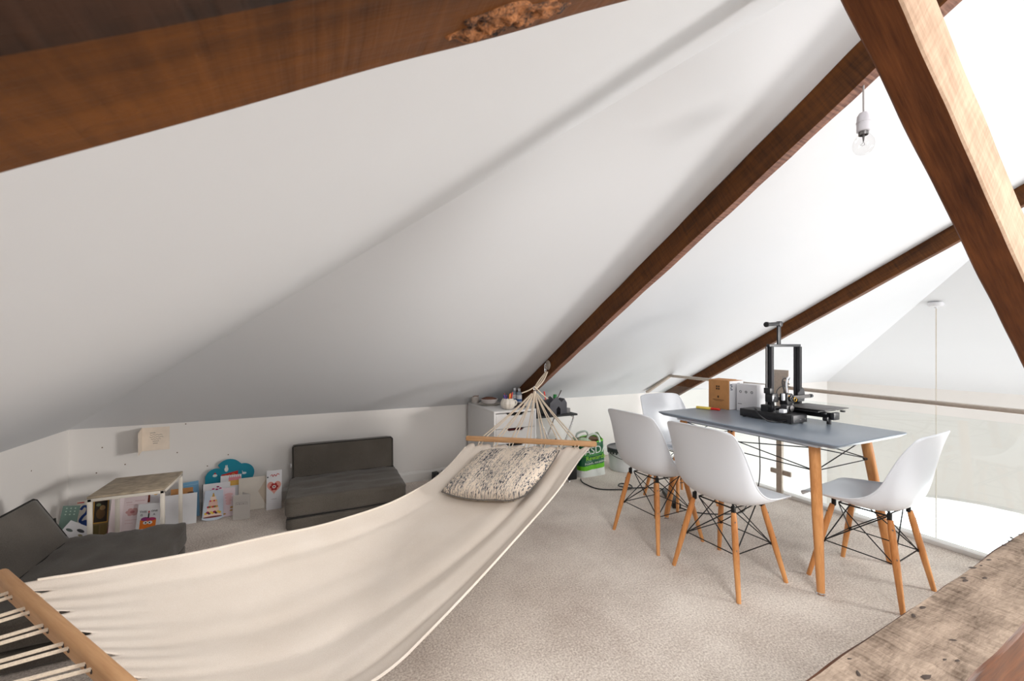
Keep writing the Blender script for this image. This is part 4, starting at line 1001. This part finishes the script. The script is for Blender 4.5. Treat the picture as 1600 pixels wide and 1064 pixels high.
# ------------------------------------------------------------------ greeting cards along the wall
def ell(cx, cz, rx, rz, n=18): return [(cx + rx * cos(2 * pi * k / n), cz + rz * sin(2 * pi * k / n)) for k in range(n)]
def rect(x0, x1, z0, z1): return [(x0, z0), (x1, z0), (x1, z1), (x0, z1)]
def prints(root, items, y0=-.0013):
    """flat printed shapes on the front of a card, one mesh with its colours"""
    bm = B(); mats = []; idx = {}
    for i, (poly, col) in enumerate(items):
        if col not in idx: idx[col] = len(mats); mats.append(flat(col))
        prism(bm, poly, y0 - .00025 * (i + 1) / 3 - .0002, y0 + .0004, idx[col])
    return put(root, 'print', bm, mats, smooth=False)
def card(name, label, x0, x1, y, h, mat, lean=None, tilt=0, z0=.002, yaw=0, outline=None, th=.0022, cat='card'):
    w = x1 - x0
    if lean is None: lean = min(.13, asin(min(.5, max(.02, (3.70 - y) / h))))
    r = thing(name, label, cat, ((x0 + x1) / 2, y, z0), (0, 0, yaw), 'greeting cards along the knee wall' if cat == 'card' else None)
    r.rotation_mode = 'XYZ'; r.rotation_euler = (Matrix.Rotation(yaw, 3, 'Z') @ Matrix.Rotation(-lean, 3, 'X') @ Matrix.Rotation(tilt, 3, 'Y')).to_euler()
    bm = B(); prism(bm, outline or rect(-w / 2, w / 2, 0, h), -th / 2, th / 2); put(r, 'board', bm, mat, smooth=False)
    return r
white = paper
navy, orange, pink, magenta, teal_c = srgb(30, 62, 130), srgb(232, 122, 32), srgb(226, 150, 150), srgb(178, 36, 110), srgb(0, 132, 156)
gold, blk, dred = srgb(196, 150, 66), (.02, .02, .02), srgb(196, 40, 36)
# 1 teal patterned card behind the left seat
c = card('greeting_card', 'muted green patterned card peeking out behind the left foam seat', -1.455, -1.375, 3.44, .235, flat(srgb(120, 146, 136)), tilt=.12, lean=.15)
prints(c, [(ell(-.02 + .02 * (k % 3), .22 - .018 * (k // 3), .004, .004, 6), srgb(190, 208, 196)) for k in range(9)])
c = card('paper_sleeve', 'black card sleeve leaning in front of the muted green card', -1.44, -1.40, 3.38, .19, flat(blk), lean=.12, tilt=-.15)
prints(c, [(rect(-.014, .014, .14, .143), srgb(70, 70, 80))])
# 2 tilted white card with arcs
c = card('greeting_card', 'white card with coloured arcs tilted beside the left foam seat', -1.425, -1.305, 3.17, .215, white, lean=.42, tilt=.55, z0=.015)
def arcp(cx, cz, r, w, a0=.15, a1=2.9, n=14): return [(cx + r * cos(a0 + (a1 - a0) * k / n), cz + r * sin(a0 + (a1 - a0) * k / n)) for k in range(n + 1)] + [(cx + (r - w) * cos(a1 - (a1 - a0) * k / n), cz + (r - w) * sin(a1 - (a1 - a0) * k / n)) for k in range(n + 1)]
prints(c, [(arcp(0, .015, .060, .007), srgb(196, 130, 140)), (arcp(0, .015, .050, .012), srgb(92, 100, 128)), (arcp(0, .015, .034, .006), srgb(200, 150, 150)), (ell(-.03, .17, .018, .007), srgb(90, 100, 96)), (ell(.02, .185, .020, .008), srgb(60, 62, 66)), (ell(.035, .165, .012, .006), srgb(160, 150, 120))])
# 3 cream card with blue curl
c = card('greeting_card', 'cream card with a bold blue curling figure behind the side table leg', -1.385, -1.305, 3.50, .24, cream_paper)
def band(pts, w):
    P = spline([(a, b, 0) for a, b in pts], 5); L, R = [], []
    for i, p in enumerate(P):
        t = (P[min(i + 1, len(P) - 1)] - P[max(i - 1, 0)]).normalized(); n = Vector((-t.y, t.x, 0)) * w / 2; L.append((p.x + n.x, p.y + n.y)); R.append((p.x - n.x, p.y - n.y))
    return L + R[::-1]
def bandq(pts, w):
    b = band(pts, w); n = len(b) // 2; return [[b[i], b[i + 1], b[2 * n - 2 - i], b[2 * n - 1 - i]] for i in range(n - 1)]
prints(c, [(q, navy) for q in bandq([(-.02, .185), (-.005, .205), (.012, .195), (.010, .165), (-.010, .14), (-.018, .115), (.005, .10), (.02, .085), (.0, .065)], .014)] + [(ell(.005, .09, .022, .03), navy)])
prints(c, [(rect(-.038, -.005, .226, .232), dred)])
# 4 dark framed picture card
c = card('greeting_card', 'dark brown picture card in an ornate frame behind the side table', -1.303, -1.226, 3.49, .245, flat(srgb(120, 100, 66)))
prints(c, [(rect(-.036, .036, .09, .235), gold), (rect(-.032, .032, .097, .228), srgb(44, 34, 24)), (ell(.0, .15, .022, .034), srgb(92, 66, 34)), (ell(.008, .185, .014, .016), srgb(150, 120, 80)), (ell(-.012, .205, .012, .01), srgb(110, 120, 90)), (rect(-.03, -.005, .01, .08), srgb(96, 84, 40)), (rect(.002, .032, .01, .08), srgb(110, 92, 48))])
# 5 magenta card
c = card('greeting_card', 'magenta card standing between the framed card and pink invitation', -1.228, -1.190, 3.485, .245, flat(magenta), tilt=.10)
prints(c, [(rect(-.014, -.012, .02, .22), srgb(150, 20, 90))])
# 6 pinkish white invitation, opened: two leaves
c = card('greeting_card', 'large pale pink folded invitation with flower emblem behind the side table', -1.150, -1.030, 3.45, .262, flat(srgb(232, 214, 216)), tilt=.05)
prints(c, [(rect(-.048, -.018, .205, .207), srgb(180, 120, 126)), (rect(-.004, .046, .212, .214), srgb(190, 130, 136)), (rect(-.045, .01, .19, .1915), srgb(200, 150, 150))] +
       [(ell(-.012 + .022 * cos(k * pi / 3), .145 + .016 * sin(k * pi / 3), .013, .010, 10), srgb(206, 158, 156)) for k in range(6)] + [(ell(-.012, .145, .012, .009, 10), srgb(178, 112, 116)), (rect(-.045, .02, .095, .0965), srgb(200, 150, 150)), (rect(-.045, -.005, .075, .0765), srgb(200, 150, 150))])
bm = B(); prism(bm, rect(-.060, 0, 0, .262), -.001, .001); lf = put(c, 'leaf', bm, flat(srgb(236, 220, 222)), smooth=False); lf.location = (-.060, 0, 0); lf.rotation_euler = (0, 0, .35)
# 7 orange face card behind
c = card('greeting_card', 'white card with an orange striped animal face behind the cake card', -1.078, -.985, 3.60, .232, white)
prints(c, [(rect(-.038, .042, .205, .226), srgb(198, 92, 40)), (ell(.012, .205, .014, .012), srgb(240, 190, 90)), (ell(.004, .210, .006, .006), (.8, .8, .78)), (ell(.020, .210, .006, .006), (.8, .8, .78)), (rect(-.032, -.018, .15, .205), srgb(130, 52, 24))])
# 8 cake card with lettering
c = card('greeting_card', 'white card with an orange cake with eyes and lettering before the side table leg', -1.068, -.950, 3.41, .195, white, lean=.18, tilt=.06)
prints(c, [(rect(-.040, .042, .040, .095), orange), (ell(-.015, .10, .022, .012), srgb(150, 60, 130)), (ell(.015, .098, .026, .010), srgb(190, 60, 110)), (rect(-.003, .004, .105, .135), (.03, .03, .03)), (ell(.0, .143, .004, .007, 8), dred), (ell(-.012, .077, .012, .010), (.85, .85, .83)), (ell(.012, .077, .012, .010), (.85, .85, .83)), (ell(-.010, .077, .004, .005, 8), blk), (ell(.010, .077, .004, .005, 8), blk)])
lettering(c, 'BLOWOUT!', .019, ink, (.0, -.0022, .024)); lettering(c, 'THIS', .018, ink, (-.030, -.0022, .145)); lettering(c, 'IS', .018, ink, (-.036, -.0022, .125)); lettering(c, 'A', .018, ink, (.028, -.0022, .125)); lettering(c, 'ONE', .016, ink, (.028, -.0022, .147))
# 9 white envelopes with kraft piece
c = card('envelope', 'large plain white envelope standing under the right side table leg', -.972, -.765, 3.50, .205, white, cat='envelope'); c['label'] = 'large plain white envelope standing right of the side table'
bm = B(); prism(bm, [(-.1035, 0), (-.09, .20), (-.1035, .205)], -.0016, .0016); put(c, 'flap_edge', bm, flat(srgb(210, 206, 216)), smooth=False)
c = card('cardboard_sheet', 'folded brown kraft card sticking up behind the white envelope', -.93, -.805, 3.57, .225, kraft, cat='cardboard')
prints(c, [(ell(.05, .19, .02, .006), srgb(90, 60, 40)), (rect(-.02, .085, .160, .163), srgb(120, 84, 54))])
c = card('greeting_card', 'light blue card edge showing behind the kraft card', -.862, -.772, 3.63, .248, flat(srgb(116, 166, 202)), tilt=-.06)
prints(c, [(rect(-.04, .04, .225, .228), srgb(160, 200, 224))])
# 10 hearts card with cake
c = card('greeting_card', 'white card scattered with crimson petals right of the envelopes', -.752, -.585, 3.575, .232, white)
prints(c, [(rect(-.0835, -.079, 0, .232), blk), (rect(-.07, -.045, .01, .075), srgb(220, 150, 160))] + [(ell(-.06 + .021 * (k % 5) + .006 * (k % 2), .205 - .017 * (k // 5) - .012 * abs((k % 5) - 3), .009, .0055, 8), srgb(150, 36, 92) if k % 2 else srgb(196, 60, 120)) for k in range(13)])
# 11 birthday cake card behind
c = card('greeting_card', 'card showing a pink and yellow layered cake below the teal card', -.655, -.525, 3.635, .262, white)
prints(c, [(rect(-.015, .062, .185, .235), srgb(226, 176, 84)), (rect(-.015, .062, .222, .245), srgb(224, 140, 150))] + [(rect(-.010 + k * .012, -.007 + k * .012, .245, .258), srgb(196, 70, 80)) for k in range(6)] + [([(-.062, .165), (-.015, .185), (-.015, .215)], srgb(176, 84, 50)), (rect(.055, .062, .0, .2), srgb(90, 60, 80))])
# 12 shaped cake card, 13 pale pink
c = card('greeting_card', 'cut-out card of a tiered fruit cake on pale blue', -.735, -.610, 3.50, .205, None or flat(srgb(196, 206, 220)), lean=.20, outline=[(-.0625, .012), (-.03, .002), (.0, 0), (.03, .002), (.0625, .012), (.056, .20), (-.050, .205)])
prints(c, [(ell(0, .034, .056, .014), srgb(232, 204, 190)), (ell(0, .024, .056, .006), srgb(120, 60, 60)), (rect(-.035, .035, .045, .085), srgb(236, 206, 190)), (rect(-.026, .026, .085, .125), srgb(232, 190, 176)), (rect(-.016, .016, .125, .160), srgb(240, 214, 196)), ([(-.008, .160), (.008, .160), (.002, .185), (-.002, .185)], gold)] +
       [(ell(-.040 + .010 * k, .05 + .006 * (k % 2), .010, .008, 8), [srgb(226, 186, 60), srgb(150, 30, 70), srgb(60, 30, 60), srgb(220, 190, 90)][k % 4]) for k in range(9)] + [(ell(-.028 + .010 * k, .092, .008, .007, 8), [srgb(190, 50, 60), srgb(90, 110, 60), srgb(210, 150, 70)][k % 3]) for k in range(6)] + [(ell(-.016 + .011 * k, .132, .007, .006, 8), [srgb(200, 60, 80), srgb(236, 190, 110)][k % 2]) for k in range(4)])
c = card('greeting_card', 'pale pink card with gold foil spots beside the cake cut-out', -.645, -.550, 3.535, .198, flat(srgb(234, 214, 220)), lean=.2)
prints(c, [(ell(.010, .15 - .02 * k, .026 - .003 * k, .012, 10), srgb(228, 182, 184)) for k in range(4)] + [(ell(.03, .06, .010, .006, 8), gold), (ell(.028, .04, .010, .005, 8), gold), (ell(-.012, .02, .010, .005, 8), gold)])
# 14 small grey card, open
c = card('greeting_card', 'small grey card with handwritten line standing open before the envelope', -.545, -.440, 3.43, .172, flat(srgb(196, 190, 184)), lean=.06, yaw=-.15)
prints(c, [(rect(-.034, .036, .118, .1195), srgb(120, 112, 108)), (rect(-.034, -.0325, .10, .118), srgb(120, 112, 108)), (rect(.0345, .036, .10, .118), srgb(120, 112, 108))] + [(rect(-.028 + .012 * k, -.020 + .012 * k, .106, .1085 + .002 * (k % 2)), srgb(110, 100, 100)) for k in range(5)])
bm = B(); prism(bm, rect(0, .105, 0, .170), -.001, .001); lf = put(c, 'leaf', bm, flat(srgb(204, 200, 198)), smooth=False); lf.location = (.0525, 0, 0); lf.rotation_euler = (0, 0, 2.3)
# 15 cream envelope
c = card('envelope', 'cream envelope with pointed flap right of the grey card', -.536, -.346, 3.60, .238, cream_paper, cat='envelope')
bm = B(); prism(bm, [(.095, 0), (.095, .238), (.030, .13)], -.0026, -.0012); put(c, 'flap', bm, flat(srgb(206, 190, 170)), smooth=False)
# 16 heart card
c = card('greeting_card', 'tall white card with a pink heart and red flower beside the upright seat', -.352, -.252, 3.54, .285, white)
hp = [(.046 * (16 * sin(t) ** 3) / 16, .165 + .046 * (13 * cos(t) - 5 * cos(2 * t) - 2 * cos(3 * t) - cos(4 * t)) / 14) for t in [2 * pi * k / 28 for k in range(28)]]
prints(c, [(hp, srgb(230, 160, 146))] + [(ell(.018 * cos(k * 2 * pi / 6), .165 + .018 * sin(k * 2 * pi / 6), .011, .011, 8), srgb(176, 44, 44)) for k in range(6)] + [(ell(0, .165, .012, .012), srgb(232, 206, 200)), (ell(0, .165, .005, .005, 8), blk)] + [(q, dred) for q in bandq([(-.025, .245), (-.015, .255), (-.008, .240), (.0, .255), (.012, .242), (.022, .258), (.034, .25)], .004)] + [(rect(-.018, .018, .075, .077), srgb(170, 160, 160)), (ell(-.042, .238, .005, .005, 8), blk)])
# 17 teal scalloped card
tp = []
for cx_, cz_, r_, a0, a1 in ((.085, .26, .072, -.5, 1.75), (-.005, .29, .083, .75, 2.6), (-.085, .245, .068, 1.2, 3.3)):
    tp += [(cx_ + r_ * cos(a0 + (a1 - a0) * k / 10), cz_ + r_ * sin(a0 + (a1 - a0) * k / 10)) for k in range(11)]
tp += [(-.150, .0), (.150, .0)]
c = card('greeting_card', 'large teal scalloped card with a red label standing at the wall', -.745, -.460, 3.675, .375, flat(teal_c), outline=tp, lean=.09)
prints(c, [([(-.055, .215), (.050, .232), (.052, .282), (-.053, .262)], dred)] + [(q, gold) for q in bandq([(-.035, .245), (-.025, .255), (-.015, .244), (-.005, .256), (.008, .248), (.020, .264), (.034, .254)], .005)] + [(q, gold) for q in bandq([(-.020, .230), (-.010, .236), (.0, .230), (.012, .240), (.022, .234)], .004)] +
       [(ell(-.022, .300, .012, .018), (.75, .76, .74)), (ell(-.026, .322, .003, .009, 8), (.75, .76, .74)), (ell(-.018, .322, .003, .009, 8), (.75, .76, .74)), (ell(-.092, .262, .014, .010), (.6, .7, .7)), ([(-.100, .272), (-.084, .272), (-.092, .284)], dred), (ell(.092, .258, .014, .008), (.65, .72, .74)), ([(.080, .262), (.078, .280), (.086, .262)], (.65, .72, .74)), (ell(-.105, .180, .015, .012), dred), (ell(-.03, .2, .012, .014), srgb(120, 60, 40))])
# note fixed to the knee wall
nt_ = thing('folded_note', 'open folded note with handwriting fixed to the knee wall above the side table', 'note', (-1.128, YB - .004, .482))
bm = B(); prism(bm, rect(0, .155, .0, .164), -.001, .001); put(nt_, 'leaf', bm, plain('beige_note', srgb(236, 222, 206), .8), smooth=False)
bm = B(); prism(bm, [(0, 0), (-.155, 0), (-.155, .155), (0, .166)], -.001, .001); lf = put(nt_, 'leaf', bm, plain('beige_note', srgb(236, 222, 206), .8), smooth=False); lf.rotation_euler = (0, 0, radians(100))
bm = B()
for k, (a, b) in enumerate(((.045, .075), (.045, .115), (.042, .120), (.050, .105), (.060, .095), (.062, .088))):
    q = spline([(a + (b - a) * i / 7, -.0014, .125 - k * .015 + .0025 * (-1) ** i) for i in range(8)], 3); tube(bm, q, .0009, 4)
put(nt_, 'handwriting', bm, flat(srgb(70, 56, 52)))

# ------------------------------------------------------------------ bare bulb on a flex, ceiling rose with flex in the void
lb_c = Vector((1.735, .775, 0))
bl = thing('hanging_bulb', 'bare clear light bulb in a white holder hanging from the rafter', 'light bulb', (lb_c.x, lb_c.y, 1.90))
bm = B(); tube(bm, spline([(.004, .002, .262), (.0, .0, .20), (-.004, -.002, .17), (-.003, -.002, .135)], 6), .0028, 6); put(bl, 'flex', bm, plain('grey_flex', srgb(170, 166, 166), .5))
bm = B(); lathe(bm, [(.006, .148), (.012, .146), (.018, .136), (.0195, .118), (.0195, .116), (.021, .115), (.021, .112), (.0195, .111), (.0195, .082), (.017, .080), (.0, .080)], 20, cap=False); put(bl, 'lamp_holder', bm, plain('grey_white_bakelite', srgb(206, 204, 210), .35))
bm = B(); lathe(bm, [(.014, .084), (.014, .070), (.0135, .068)], 16, cap=False); put(bl, 'bulb_cap', bm, alu)
bm = B(); lathe(bm, [(.0005, .0), (.012, .002), (.022, .008), (.029, .020), (.0315, .034), (.029, .048), (.022, .061), (.016, .070), (.0135, .078)], 24, cap=False); put(bl, 'glass_bulb', bm, bulb_glass, angle=180)
bm = B(); tube(bm, [(0, 0, .076), (0, 0, .056), (.0, 0, .046)], [.005, .003, .002], 8); tube(bm, [(0, 0, .046), (.008, 0, .036)], .0007, 4); tube(bm, [(0, 0, .046), (-.008, 0, .036)], .0007, 4); tube(bm, spline([(.008, 0, .036), (.004, .006, .034), (-.004, .006, .034), (-.008, 0, .036)], 4), .0006, 4); put(bl, 'filament', bm, alu)
pd = thing('ceiling_pendant', 'white ceiling rose with long pale flex hanging beyond the railing', 'pendant', (5.394, 1.826, 1.639))
ne = Vector((-.51, 0, -1)).normalized()
bm = B(); lathe(bm, [(.058, -.01), (.058, .012), (.050, .028), (.012, .034), (.010, .05)], 24, rot=Vector((0, 0, -1)).to_track_quat('Z', 'Y').to_matrix()); put(pd, 'ceiling_rose', bm, plain('cool_white_rose', (.72, .72, .74), .4))
bm = B(); tube(bm, [(0, 0, -.04), (0, 0, -1.5), (.0, 0, -3.3)], .0045, 6); put(pd, 'flex', bm, plain('beige_flex', srgb(206, 198, 186), .6))
bm = B(); lathe(bm, [(.008, -3.28), (.02, -3.30), (.02, -3.36), (.03, -3.40), (.034, -3.44), (.02, -3.47), (.001, -3.475)], 16); put(pd, 'lamp', bm, white_plastic)
